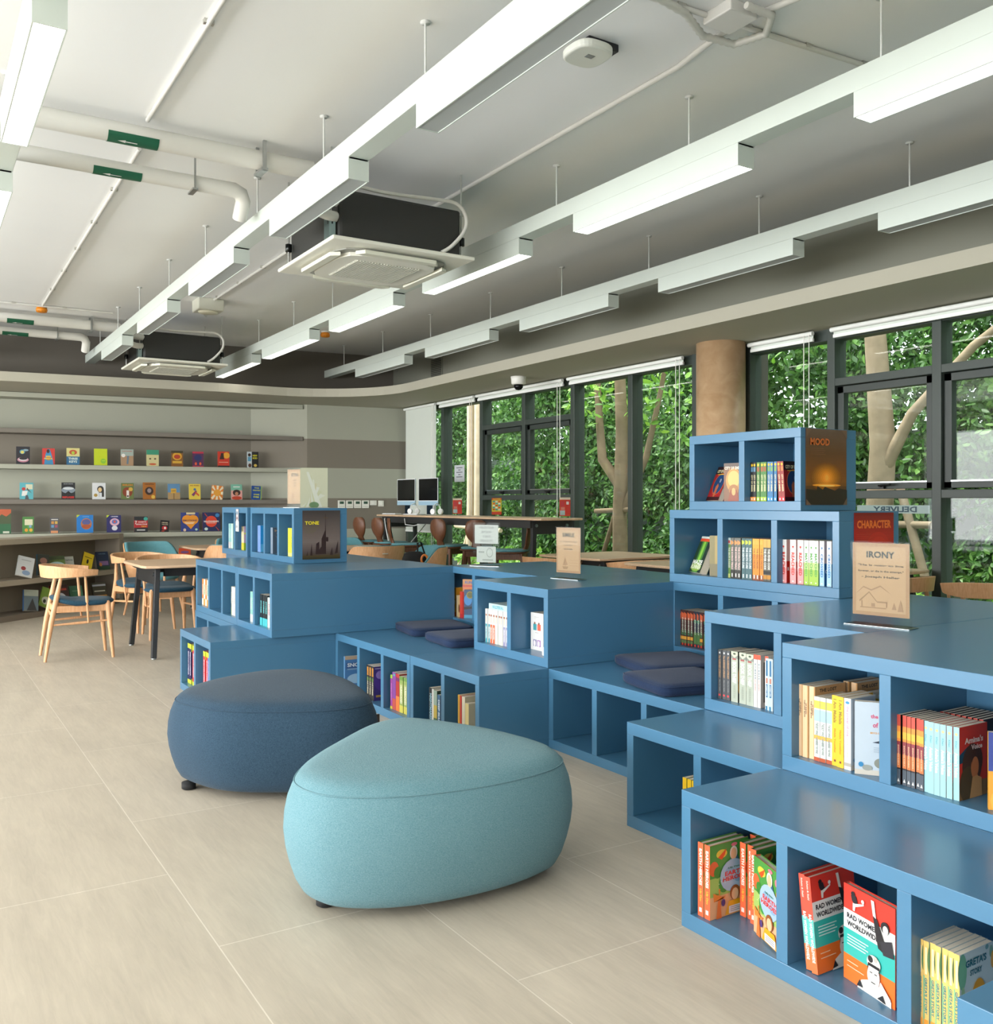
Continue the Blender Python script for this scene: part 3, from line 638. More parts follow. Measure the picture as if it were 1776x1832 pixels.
# ---------------- chairs, stools, tables ----------------
def rail_arc(R, z, hgt, a0, a1, thick, n=28, flare=0.0, dip=0.0, sy=1.0):
    """curved band centred on origin, angle measured from +x; taller at the middle"""
    rows_o = []
    for k in range(n + 1):
        a = a0 + (a1 - a0) * k / n; f = 1 - abs(2 * k / n - 1); hh = hgt * (0.45 + 0.55 * min(1, f * 1.6)); zc = z - dip * (1 - f)
        c_, s_ = math.cos(a), math.sin(a) * sy
        rows_o.append([((R + thick / 2) * c_, (R + thick / 2) * s_, zc - hh / 2), ((R + thick / 2 + flare) * c_, (R + thick / 2 + flare) * s_, zc + hh / 2), ((R - thick / 2 + flare) * c_, (R - thick / 2 + flare) * s_, zc + hh / 2), ((R - thick / 2) * c_, (R - thick / 2) * s_, zc - hh / 2)])
    return rows_o
def armchair(loc, rz, label, first=[None]):
    """open beech chair facing local +x with a bent top rail and an upholstered seat"""
    g = 'beech chairs with bent top rails'
    if first[0]: return dup(first[0], loc, rz, label, g)
    t = thing('wooden_armchair', label, 'chair', loc, rz, g); first[0] = t
    m = MB(); rows = rail_arc(0.255, 0.70, 0.098, PI * 0.35, PI * 1.65, 0.022, flare=0.012, dip=0.012, sy=1.05)
    m.grid(rows, closed=True, smooth=False); m.add(rows[0], [(0, 1, 2, 3)], '#fff'); m.add(rows[-1], [(3, 2, 1, 0)], '#fff'); m.build('top_rail', 'beech', t, 0.004)
    m = MB(); R = []
    for ins, z in ((0.02, 0.425), (0.0, 0.437), (0.0, 0.450), (0.015, 0.462), (0.06, 0.468), (0.2, 0.468)):
        r = []
        for k in range(40):
            a = 2 * PI * k / 40; c_, s_ = math.cos(a), math.sin(a); q = (abs(c_) ** 3 + abs(s_) ** 3) ** (1 / 3)
            x = c_ / q * (0.235 - ins); r.append((x + 0.035, s_ / q * (0.225 - ins), z + (0.012 if x < -0.1 else 0) + 0.25 * max(0, abs(x) - 0.12) ** 1 * (1 if x < 0 else 0.15)))
        R.append(r)
    m.grid(R, closed=True); m.add(R[0], [tuple(range(40))[::-1]], '#fff'); m.add(R[-1], [tuple(range(40))], '#fff'); m.build('seat', 'seat_blue', t)
    m = MB()
    for s_ in (-1, 1): m.box(-0.17, 0.20, s_ * 0.175 - 0.012, s_ * 0.175 + 0.012, 0.375, 0.428)
    m.box(0.18, 0.205, -0.18, 0.18, 0.375, 0.428); m.box(-0.185, -0.16, -0.16, 0.16, 0.375, 0.428); m.build('seat_frame', 'beech', t, 0.004)
    for s_ in (-1, 1):
        MB().tube([(0.245, s_ * 0.20, 0), (0.222, s_ * 0.187, 0.25), (0.205, s_ * 0.18, 0.44), (0.203, s_ * 0.18, 0.455)], [0.0115, 0.019, 0.021, 0.012], n=14).build('leg', 'beech', t)
        MB().tube([(-0.25, s_ * 0.19, 0), (-0.205, s_ * 0.178, 0.30), (-0.165, s_ * 0.172, 0.5), (-0.13, s_ * 0.195, 0.69)], [0.0115, 0.02, 0.02, 0.011], n=14).build('leg', 'beech', t)
        MB().tube([(0.06, s_ * 0.205, 0.29), (0.045, s_ * 0.22, 0.5), (0.03, s_ * 0.245, 0.685)], [0.008, 0.012, 0.009], n=10).build('arm_post', 'beech', t)
        MB().tube([(-0.21, s_ * 0.178, 0.28), (0.0, s_ * 0.19, 0.29), (0.222, s_ * 0.187, 0.30)], [0.007, 0.011, 0.007], n=10).build('stretcher', 'beech', t)
    MB().tube([(-0.185, -0.175, 0.36), (-0.19, 0, 0.35), (-0.185, 0.175, 0.36)], [0.008, 0.012, 0.008], n=10).build('stretcher', 'beech', t)
    return t
def tubchair(loc, rz, label, first=[None]):
    g = 'tub chairs with beech shells and teal upholstery'
    if first[0]: return dup(first[0], loc, rz, label, g)
    t = thing('tub_chair', label, 'chair', loc, rz, g); first[0] = t
    def shell(R, th, hb, lo):
        rows = []
        N = 30
        for k in range(N + 1):
            a = PI * 0.36 + PI * 1.28 * k / N; f = 1 - abs(2 * k / N - 1); e = min(1, f * 1.9); e = e * e * (3 - 2 * e)
            top = lo + 0.05 + (hb - lo - 0.05) * (0.25 + 0.75 * e)
            r1 = R + 0.03; c_, s_ = math.cos(a), math.sin(a)
            rows.append([(R * .88 * c_, R * .88 * s_, lo), (R * c_, R * s_, lo + 0.12), (r1 * c_, r1 * s_, top), ((r1 - th) * c_, (r1 - th) * s_, top), ((R - th) * c_, (R - th) * s_, lo + 0.12), ((R * .88 - th) * c_, (R * .88 - th) * s_, lo)])
        return rows
    m = MB(); r = shell(0.29, 0.014, 0.795, 0.40); m.grid(r, closed=True); m.add(r[0], [(0, 1, 2, 3, 4, 5)], '#fff'); m.add(r[-1], [(5, 4, 3, 2, 1, 0)], '#fff'); m.build('shell', 'beech', t)
    m = MB(); r = shell(0.275, 0.034, 0.802, 0.43); m.grid(r, closed=True); m.add(r[0], [(0, 1, 2, 3, 4, 5)], '#fff'); m.add(r[-1], [(5, 4, 3, 2, 1, 0)], '#fff'); m.build('back_pad', 'seat_teal', t)
    m = MB(); R = []
    for ins, z in ((0.02, 0.40), (0.0, 0.415), (0.0, 0.455), (0.02, 0.472), (0.1, 0.478)):
        R.append([((0.245 - ins) * math.cos(2 * PI * k / 36) + 0.03, (0.245 - ins) * math.sin(2 * PI * k / 36), z) for k in range(36)])
    m.grid(R, closed=True); m.add(R[0], [tuple(range(36))[::-1]], '#fff'); m.add(R[-1], [tuple(range(36))], '#fff'); m.build('seat', 'seat_teal', t)
    MB().box(-0.325, -0.319, -0.03, 0.03, 0.715, 0.725, '#d9d2c4').build('name_plate', 'plastic', t)
    for sx_, sy_ in ((1, 1), (1, -1), (-1, 1), (-1, -1)):
        MB().tube([(0.24 * sx_, 0.22 * sy_, 0), (0.17 * sx_ + 0.01, 0.16 * sy_, 0.41)], [0.011, 0.018], n=12).build('leg', 'beech', t)
    MB().tube([(-0.19, -0.17, 0.30), (-0.19, 0.17, 0.30)], 0.009, n=10).build('stretcher', 'beech', t)
    return t
def table(loc, rz, L, Wd, H, label, grp, tips=False):
    t = thing('high_table' if tips else 'work_table', label, 'table', loc, rz, grp)
    pts = []; ch = 0.12
    for sx_, sy_ in ((1, 1), (-1, 1), (-1, -1), (1, -1)):
        q = [(sx_ * L / 2, sy_ * (Wd / 2 - ch)), (sx_ * (L / 2 - 0.02), sy_ * (Wd / 2 - 0.025)), (sx_ * (L / 2 - ch), sy_ * Wd / 2)]
        pts += q if sx_ * sy_ > 0 else q[::-1]
    MB().prism(pts, H - 0.022, H).build('table_top', 'tabletop', t, 0.006, 2)
    MB().box(-L / 2 + 0.2, L / 2 - 0.2, -0.26, -0.23, H - 0.10, H - 0.024, '#2c2d2f').box(-L / 2 + 0.2, L / 2 - 0.2, 0.23, 0.26, H - 0.10, H - 0.024, '#2c2d2f').build('apron', 'black', t, 0.002)
    for sx_ in (-1, 1):
        x = sx_ * (L / 2 - min(0.22, L * .16))
        e = MB().box(x - 0.02, x + 0.02, -Wd * 0.36, Wd * 0.36, H - 0.16, H - 0.024, '#2c2d2f').build('end_plate', 'black', t, 0.003)
        for sy_ in (-1, 1):
            xt = x; yt = sy_ * Wd * 0.36; yb = sy_ * Wd * 0.47; xb = x + sx_ * 0.05
            def seg(f0, f1, w, m_, nm):
                P = lambda f: (xt + (xb - xt) * f, yt + (yb - yt) * f, (H - 0.03) * (1 - f)); a = P(f0); b = P(f1); q = MB(); vs = []
                for c_, ww in ((a, w), (b, w * 0.85)):
                    vs += [(c_[0] - 0.02, c_[1] - ww, c_[2]), (c_[0] + 0.02, c_[1] - ww, c_[2]), (c_[0] + 0.02, c_[1] + ww, c_[2]), (c_[0] - 0.02, c_[1] + ww, c_[2])]
                q.add(vs, [(0, 1, 2, 3), (7, 6, 5, 4), (0, 4, 5, 1), (1, 5, 6, 2), (2, 6, 7, 3), (3, 7, 4, 0)], '#2e3033')
                return q.build(nm, m_, t, 0.004)
            if tips: seg(0, 0.42, 0.026, 'black', 'leg'); seg(0.42, 1, 0.028, 'beech', 'leg_tip')
            else:
                seg(0, 0.985, 0.024, 'black', 'leg')
                MB().lathe([(0.016, 0), (0.02, 0.012)], (xb, yb, 0), '#c9ced2').build('glide', 'metal', t)
            MB().tube([(x + sx_ * 0.02, yt * 0.93, H - 0.075), (x + sx_ * 0.032, yt * 0.93, H - 0.075)], 0.016, '#9aa4ad', 16).build('bolt', 'metal', t)
    return t
armchair((1.155, 8.195, 0), -0.02, 'beech armchair with dark blue seat standing alone at the far left')
table((1.97, 8.12, 0), 0.0, 0.82, 0.92, 0.74, 'work table with chamfered top at the left, behind the far stack', 'work tables with black legs')
armchair((2.05, 8.98, 0), -1.62, 'beech armchair with blue seat on the far side of the left table')
armchair((1.94, 9.6, 0), -1.2, 'beech armchair half hidden behind the left table leg')
tubchair((2.30, 10.75, 0), -1.25, 'teal lined tub chair behind the left table, by the bookshelf wall')
tubchair((2.95, 9.95, 0), 1.45, 'tub chair with its beech back to the camera, beside the TONE unit')
tubchair((3.45, 11.3, 0), -1.6, 'teal tub chair far behind the TONE unit')
table((3.4, 10.75, 0), 0, 1.5, 0.9, 0.74, 'work table behind the tub chairs near the bookshelf wall', 'work tables with black legs')
table((4.12, 9.75, 0), 0.0, 1.1, 0.9, 0.74, 'work table right of the TONE unit in front of the bar stools', 'work tables with black legs')
tubchair((4.12, 8.95, 0), 1.5, 'tub chair with beech back, in front of the middle table')
tubchair((4.52, 10.68, 0), -1.5, 'teal tub chair beyond the middle table')
tubchair((4.30, 8.35, 0), 2.95, 'teal tub chair with a black backpack on it')
# right-hand tables by the windows
table((5.56, 6.86, 0), 0.04, 1.02, 0.92, 0.75, 'work table by the window left of the round column', 'work tables with black legs')
table((5.26, 5.5, 0), 0.0, 0.64, 0.9, 0.75, 'work table partly hidden by the tall tower', 'work tables with black legs')
table((5.62, 4.28, 0), 0.06, 0.86, 0.8, 0.77, 'work table at the right edge, behind the Irony sign', 'work tables with black legs')
armchair((5.00, 6.98, 0), 0.1, 'beech armchair with its back behind the Simile sign')
armchair((5.45, 6.32, 0), 1.57, 'beech armchair between the two window tables')
armchair((5.68, 3.98, 0), 1.5, 'beech armchair whose bent rail shows right of the Irony sign')
armchair((5.82, 3.36, 0), 0.75, 'beech armchair at the right edge of the photo')
# bar stools
def stool(loc, rz, label, teal=False, first=[None]):
    g = 'dark wooden bar stools at the high window table'
    if first[0] and not teal: return dup(first[0], loc, rz, label, g)
    t = thing('bar_stool', label, 'stool', loc, rz, g)
    if not teal: first[0] = t
    prof = []
    N = 14
    for i in range(N + 1):
        f = i / N; z = 0.74 + 0.315 * f; w = 0.042 + 0.078 * math.sin(max(0, (f - 0.25) / 0.75) * PI * 0.88) ** 0.6 if f > 0.25 else 0.06 - 0.072 * f
        x = -0.17 - 0.055 * f - 0.02 * math.sin(f * PI)
        if i == N: w = 0.06
        prof.append((x, w, z))
    m = MB(); rows = []
    for x, w, z in prof: rows.append([(x + 0.03 * (abs(k) / 4) ** 2, w * k / 4, z) for k in range(-4, 5)])
    rows2 = [[(p[0] - 0.012, p[1], p[2]) for p in r] for r in rows]
    ro = [rows[i] + rows2[i][::-1] for i in range(len(rows))]
    m.grid(ro, closed=True); m.add(ro[-1], [tuple(range(18))], '#fff'); m.build('backrest', 'walnut', t)
    if teal:
        m = MB(); m.grid([[(p[0] + 0.006 + 0.014 * (1 - (abs(j - 4) / 4) ** 4) * math.sin(max(0, (i - 4)) / 10 * PI), p[1] * 0.93, p[2]) for j, p in enumerate(r)] for i, r in enumerate(rows)][4:]); m.build('back_pad', 'seat_teal', t)
    for nm, mt, zz_, tk, sc_ in (('seat', 'walnut', 0.725, 0.016, 1.0), ('seat_pad', 'seat_teal', 0.741, 0.022, 0.94)):
        m = MB(); R = []
        for ins, z in ((0.01, 0), (0, 0.004), (0, tk - 0.004), (0.01, tk)):
            r = []
            for k in range(36):
                a = 2 * PI * k / 36; c_, s_ = math.cos(a), math.sin(a); q = (abs(c_) ** 3 + abs(s_) ** 3) ** (1 / 3)
                r.append((c_ / q * (0.2 * sc_ - ins), s_ / q * (0.19 * sc_ - ins), zz_ + z))
            R.append(r)
        m.grid(R, closed=True); m.add(R[0], [tuple(range(36))[::-1]], '#fff'); m.add(R[-1], [tuple(range(36))], '#fff'); m.build(nm, mt, t)
    m = MB()
    for s_ in (-1, 1): m.box(-0.15, 0.15, s_ * 0.13 - 0.01, s_ * 0.13 + 0.01, 0.66, 0.725); m.box(s_ * 0.15 - 0.01, s_ * 0.15 + 0.01, -0.13, 0.13, 0.66, 0.725)
    m.build('seat_frame', 'walnut', t, 0.003)
    for sx_, sy_ in ((1, 1), (1, -1), (-1, 1), (-1, -1)):
        MB().tube([(0.21 * sx_, 0.20 * sy_, 0), (0.145 * sx_, 0.13 * sy_, 0.72)], [0.013, 0.02], n=10).build('leg', 'walnut', t)
    for sy_ in (-1, 1): MB().tube([(-0.19, sy_ * 0.175, 0.24), (0.19, sy_ * 0.175, 0.24)], 0.009, n=8).build('foot_rail', 'walnut', t)
    return t
table((5.45, 9.33, 0), PI / 2, 3.8, 0.56, 1.085, 'long high wooden table with black legs in front of the windows', 'high table', tips=True)
stool((5.02, 10.98, 0), 0.25, 'first dark bar stool from the wall, against the painted bands')
stool((5.02, 10.42, 0), 0.2, 'second dark bar stool from the wall')
stool((5.00, 9.93, 0), -0.45, 'bar stool with a teal padded back', teal=True)
stool((5.23, 9.30, 0), 0.3, 'bar stool with round dark back behind the tub chair')
stool((5.22, 8.68, 0), 0.95, 'bar stool turned with its broad back to the camera, behind the water notice')
stool((5.20, 8.02, 0), 2.4, 'bar stool right of the water notice, its back hidden')

# things on the high table
ZT = 1.085
def imac(x, y, label):
    t = thing('desktop_computer', label, 'computer', (x, y, ZT), -2.2 + PI, 'desktop computers on the high table')
    t.rotation_euler = (0, 0, PI / 2 - 2.05 + PI / 2 - 0.1)
    MB().box(-0.07, 0.07, -0.09, 0.09, 0, 0.008, '#c8ccd0').build('foot', 'metal', t, 0.003)
    MB().box(-0.035, -0.025, -0.065, 0.065, 0.005, 0.2, '#2f4a63').build('stand', 'metal', t, 0.002)
    MB().box(-0.02, -0.008, -0.235, 0.235, 0.12, 0.46, '#8fb6cc').build('case', 'metal', t, 0.005)
    MB().box(-0.008, -0.006, -0.235, 0.235, 0.12, 0.46, '#e4e8ea').build('bezel', 'plastic', t)
    MB().box(-0.006, -0.0045, -0.225, 0.225, 0.18, 0.452, '#0a0a0c').build('screen', 'smoke', t)
    MB().box(-0.006, -0.0045, -0.235, 0.235, 0.12, 0.172, '#9bbdd2').build('chin', 'plastic', t)
    return t
for nm, x, y, lb in (('a', 5.5, 10.97, 'left desktop computer with black screen and pale blue chin on the high table'), ('b', 5.5, 10.36, 'right desktop computer with black screen on the high table')):
    t = imac(x, y, lb); t.rotation_euler = (0, 0, PI + 0.05)
    k = thing('keyboard', 'white keyboard in front of the %s desktop computer' % lb.split()[0], 'keyboard', (x - 0.19, y + 0.02, ZT), PI + 0.2, 'keyboards'); MB().box(-0.055, 0.055, -0.14, 0.14, 0.002, 0.012, '#dfe5e8').build('case', 'plastic', k, 0.003)
    q = MB()
    for i in range(4):
        for j in range(11): q.box(-0.048 + i * 0.025, -0.028 + i * 0.025, -0.13 + j * 0.024, -0.11 + j * 0.024, 0.012, 0.0145, '#f4f6f7')
    q.build('keys', 'plastic', k)
    h = thing('headphones', 'clear coiled headphones beside the %s desktop computer' % lb.split()[0], 'headphones', (x - 0.05, y - 0.33, ZT), 0.4, 'headphones')
    MB().tube([(0.07 * math.cos(a), 0, 0.07 + 0.07 * math.sin(a)) for a in [k_ * PI / 10 - PI * 0.0 for k_ in range(11)]], 0.006, '#e6ebec', 8).build('headband', 'plastic', h)
    MB().tube([(-0.085, 0, 0.045), (-0.06, 0, 0.045)], 0.035, '#e9eced', 16).tube([(0.06, 0, 0.045), (0.085, 0, 0.045)], 0.035, '#e9eced', 16).build('ear_cups', 'plastic', h)
    c_ = thing('charging_cable', 'white cable drooping under the table by the %s desktop computer' % lb.split()[0], 'cable', (5.18, y - 0.1, 1.02), 0, 'white cables')
    MB().tube([(0.0, 0.05, 0.02), (-0.03, 0.0, 0.01), (-0.05, -0.08, -0.1), (-0.03, -0.12, -0.28), (0.0, -0.2, -0.42)] if nm == 'a' else [(0, 0.1, 0.02), (-0.04, 0, -0.05), (0, -0.15, -0.06), (0.1, -0.3, -0.02), (0.05, 0.25, -0.4)], 0.006, '#eef0f0', 8).build('lead', 'plastic', c_)
def acrylic(name, label, cat, loc, rz, w, h, draws, grp=None, lean=0.0, lift=0.02):
    """clear upright sign holder: base, pane and the printed sheet(s) inside"""
    t = thing(name, label, cat, loc, rz, grp)
    MB().box(-w / 2 - 0.006, w / 2 + 0.006, -0.035, 0.035, 0, 0.004, '#dfe6e8').build('base', 'acrylic', t)
    MB().box(-w / 2, w / 2, -0.004, -0.0015, 0.004, h, '#fff').box(-w / 2, w / 2, 0.0015, 0.004, 0.004, h, '#fff').build('holder', 'acrylic', t)
    MB().box(-w / 2 - 0.008, w / 2 + 0.008, -0.037, 0.037, 0.0, 0.002, '#aeb8bc').build('base_edge', 'metal', t)
    m = MB()
    for (a, b, c0, d, fn) in draws:
        m.box(a, c0, -0.0006, 0.0006, b, d, '#f4f1ea'); A = Art(m, lambda u, v, e, a=a, b=b: (a + u, -0.0006 - e, b + v), 0.0001); fn(A, c0 - a, d - b)
    m.build('sheet', 'print', t); return t
def leaflet(kind):
    def f(A, w, h):
        if kind == 'y':
            A.rect(0, 0, w, h, '#e8d23a'); A.rect(0, .88 * h, w, h, '#e4562f'); A.rect(0, 0, w, .18 * h, '#e0482c')
            A.text('ALLOWED', .5 * w, .94 * h, .8 * w, .07 * h, '#f4e04a')
            for i in range(5):
                for j in range(3): A.rect((.1 + .28 * j) * w, (.26 + .12 * i) * h, (.32 + .28 * j) * w, (.35 + .12 * i) * h, ['#e4562f', '#4aa7ad', '#f0ede0'][(i + j) % 3])
        else:
            A.rect(0, 0, w, h, '#e0452c'); A.rect(0, .88 * h, w, h, '#f0d9c4'); A.rect(.1 * w, .5 * h, .45 * w, .8 * h, '#d33b46'); A.rect(.55 * w, .1 * h, w, .85 * h, '#d6352b'); A.rect(.62 * w, .62 * h, .85 * w, .78 * h, '#f0e6e0'); A.rect(.05 * w, .05 * h, .5 * w, .3 * h, '#b9cdd0')
            for k in range(5): A.rect(.12 * w, (.46 - k * .03) * h, .48 * w, (.47 - k * .03) * h, '#f0cdbd')
    return f
for x, y, k, lb in ((5.55, 9.70, 'r', 'red and white leaflet stand nearest the computers'), (5.55, 8.82, 'y', 'yellow leaflet stand in the middle of the high table'), (5.52, 7.50, 'r', 'red leaflet stand at the near end of the high table')):
    acrylic('leaflet_stand', lb, 'sign', (x, y, ZT), -0.45, 0.115, 0.21, [(-0.055, 0.02, 0.055, 0.205, leaflet(k))], 'leaflet stands on the high table')
# backpack
t = thing('backpack', 'small black backpack with an orange tag on the tub chair seat', 'bag', (4.26, 8.30, 0.478), -0.5)
m = MB(); rows = []
for z, s_ in ((0, .9), (0.02, 1), (0.12, 1), (0.2, .95), (0.255, .8), (0.275, .45)):
    rows.append([((0.13 * c / q) * s_, (0.08 * d / q) * s_, z) for c, d, q in [(math.cos(a), math.sin(a), (abs(math.cos(a)) ** 4 + abs(math.sin(a)) ** 4) ** .25) for a in [2 * PI * k / 28 for k in range(28)]]])
m.grid(rows, '#17181a', closed=True); m.add(rows[-1], [tuple(range(28))], '#17181a'); m.build('bag_body', 'rubber', t)
MB().box(-0.10, 0.02, -0.105, -0.078, 0.02, 0.17, '#202124').build('front_pocket', 'rubber', t, 0.01)
MB().tube([(0.03, 0, 0.27), (0.03, 0.01, 0.36), (0.06, 0.02, 0.37), (0.10, 0.02, 0.25)], 0.008, '#101113', 8).build('handle', 'rubber', t)
MB().tube([(0.10 + 0.03 * math.cos(a), -0.09, 0.20 + 0.045 * math.sin(a)) for a in [k * PI / 8 for k in range(17)]], 0.011, '#e8863c', 8).build('tag', 'plastic', t)['label'] = 'orange ring tag'
# thermostats on the wall
def onwall(x, z): return (x, wy(x) - 0.001, z)
wr = -math.atan(0.12)
for i, (x, n_) in enumerate(((5.14, 'leftmost'), (5.255, 'second'), (5.37, 'third'), (5.485, 'fourth'))):
    t = thing('thermostat', '%s of the four white wall thermostats' % n_ if i == 0 else '%s white wall thermostat from the left' % n_, 'thermostat', onwall(x, 1.215), wr, 'wall thermostats')
    MB().box(-0.052, 0.052, -0.018, 0, -0.055, 0.055, '#e4e4db').build('case', 'plastic', t, 0.004); MB().box(-0.028, 0.03, -0.0195, -0.018, 0.005, 0.04, '#3c5f4c').build('display', 'print', t)
    b = MB()
    for k in range(4): b.box(-0.035 + k * 0.02, -0.023 + k * 0.02, -0.0195, -0.018, -0.035, -0.028, '#b9b9b0')
    b.build('buttons', 'plastic', t)
t = thing('light_switch', 'plain white double switch plate right of the thermostats', 'switch', onwall(5.60, 1.235), wr); MB().box(-0.05, 0.05, -0.01, 0, -0.034, 0.034, '#e2e2d9').build('plate', 'plastic', t, 0.003); MB().box(-0.02, 0.02, -0.014, -0.01, -0.02, 0.02, '#ecece4').build('rocker', 'plastic', t, 0.002)
t = thing('dimmer_switch', 'square white dimmer with round knob, rightmost on the wall', 'switch', onwall(5.715, 1.225), wr); MB().box(-0.042, 0.042, -0.01, 0, -0.042, 0.042, '#e2e2d9').build('plate', 'plastic', t, 0.003)
k = MB(); k.tube([(0, -0.01, 0), (0, -0.022, 0)], 0.022, '#ecece4', 20); k.build('knob', 'plastic', t)
# notice on the window
t = thing('window_notice', 'small white paper notice taped to the far window', 'sign', (XW - 0.012, 10.62, 1.62))
m = MB(); m.box(-0.001, 0.001, -0.13, 0.13, -0.11, 0.11, '#dfe3ea'); A = Art(m, lambda u, v, e: (-0.001 - e, 0.13 - u, -0.11 + v))
for k in range(5): A.rect(.05 * (1 + (k % 2)), .18 - k * .03, .26 - .05 * (1 + (k % 2)), .19 - k * .03, '#565b66')
m.build('sheet', 'print', t)

# ---------------- sign holders on the blue units ----------------
def sig(title, brown, sub):
    def f(A, w, h):
        A.rect(0, 0, w, h, '#a0764f'); A.rect(.06 * w, .05 * h, .94 * w, .95 * h, '#b08a63'); A.rect(.08 * w, .06 * h, .92 * w, .94 * h, '#b38c65')
        A.text(title, .5 * w, .84 * h, .50 * w, .095 * h, '#0c1813')
        for k, s_ in enumerate(sub): A.text(s_, .5 * w, (.69 - .08 * k) * h, min(.8, .045 * len(s_)) * w, .036 * h, '#49351f')
        if brown:
            L = '#8f6b46'; 
            for p in ([(.12, .2), (.3, .33), (.44, .2), (.43, .19), (.3, .31), (.13, .18)], [(.44, .2), (.62, .2), (.62, .12), (.6, .12), (.6, .18), (.44, .18)], [(.14, .1), (.6, .1), (.6, .115), (.14, .115)], [(.16, .1), (.18, .1), (.18, .2), (.16, .2)], [(.7, .1), (.74, .2), (.78, .1)], [(.8, .08), (.85, .24), (.9, .08)], [(.34, .12), (.4, .12), (.4, .17), (.34, .17)], [(.05, .28), (.2, .4), (.34, .36), (.5, .42), (.7, .3), (.5, .4), (.34, .34), (.2, .38)]): A.poly([(a * w, b * h) for a, b in p], L)
        else:
            for p in ([(.25, .14), (.5, .14), (.46, .08), (.3, .08)], [(.36, .14), (.37, .14), (.37, .36), (.36, .36)], [(.27, .16), (.36, .34), (.355, .17)], [(.38, .16), (.38, .34), (.48, .18)]): A.poly([(a * w, b * h) for a, b in p], '#97714a')
            for k in range(3): A.rect(.55 * w, (.28 - .06 * k) * h, .9 * w, (.285 - .06 * k) * h, '#97714a')
    return f
acrylic('sign_holder', 'clear stand with a tan card headed IRONY on the raised unit', 'sign', (2.935, 2.095, 0.8), -1.57 + 0.15, 0.225, 0.30, [(-0.105, 0.035, 0.105, 0.295, sig('IRONY', True, ['"He is going to live', 'forever, or die in the attempt."', '- Joseph Heller']))], 'clear sign holders with tan cards')
acrylic('sign_holder', 'clear stand with a tan card headed SIMILE on the middle unit', 'sign', (3.215, 4.335, 0.8), -1.40, 0.20, 0.30, [(-0.095, 0.035, 0.095, 0.295, sig('SIMILE', False, ['as busy as a bee', 'as light', 'as brave']))], 'clear sign holders with tan cards')
def blank(A, w, h): A.rect(0, 0, w, h, '#d7dbd4')
def water(A, w, h):
    A.rect(0, 0, w, h, '#b2b5b1')
    for k, s_ in enumerate(('BOTTLED', 'WATER', 'ONLY', 'PLEASE')):
        vs, fs = text_geo(s_); A.m.add([A.f(w * .5 - x * w * .62 * len(s_) / 7, h * (.85 - .23 * k) + y * h * .13, A.l * A.d) for x, y in vs], [f_[::-1] for f_ in fs], '#858985'); A.l += 1
def nofood(A, w, h):
    A.rect(0, 0, w, h, '#b2b5b1'); A.ell(.68 * w, .62 * h, .17 * w, .3 * h, '#8b8f8b'); A.ell(.68 * w, .62 * h, .14 * w, .25 * h, '#b2b5b1'); A.rect(.1 * w, .6 * h, .4 * w, .7 * h, '#8b8f8b'); A.rect(.3 * w, .12 * h, .85 * w, .2 * h, '#8b8f8b')
acrylic('sign_holder', 'clear stand seen from behind with two white cards about bottled water', 'sign', (3.39, 5.52, 0.8), -1.0, 0.205, 0.30, [(-0.09, 0.155, 0.09, 0.285, water), (-0.075, 0.025, 0.072, 0.135, nofood)])
def marble(A, w, h):
    A.rect(0, 0, w, h, '#cfcab2')
    for k in range(7): A.poly([(w * .1 * k, 0), (w * (.1 * k + .2), 0), (w * (.9 - .1 * k), h * (.3 + .1 * k)), (w * (.7 - .08 * k), h * (.35 + .09 * k))], ['#d6d4c8', '#c9c6a6', '#dad8ce', '#cdc3a4'][k % 4])
    A.ell(.5 * w, .06 * h, .18 * w, .08 * h, '#6f8f66')
acrylic('sign_holder', 'clear stand with a tan card on the TONE unit, seen edge-on', 'sign', (2.52, 6.92, 1.2), -1.15, 0.16, 0.30, [(-0.078, 0.03, 0.078, 0.295, sig('SETTING', False, ['where', 'when', 'how']))], 'clear sign holders with tan cards')
acrylic('sign_holder', 'clear stand with a cream and green marbled card on the TONE unit', 'sign', (2.56, 6.62, 1.2), -0.35, 0.205, 0.30, [(-0.1, 0.004, 0.1, 0.298, marble)])
# paper tag
t = thing('hanging_tag', 'narrow printed paper tag hanging on the top far-left blue unit', 'tag', (2.314, 7.72, 1.0), 0)
m = MB(); m.box(-0.001, 0.001, -0.035, 0.03, 0.085, 0.185, '#d9cfd0'); m.box(-0.001, 0.001, -0.045, 0.04, 0.0, 0.085, '#e6e6e6'); A = Art(m, lambda u, v, e: (-0.001 - e, -u, v))
A.rect(-.02, .1, .02, .12, '#8a7078'); A.rect(-.02, .14, .02, .165, '#6f90a8'); A.rect(-.03, .03, .02, .05, '#aab0b3'); m.build('printed_strip', 'print', t)

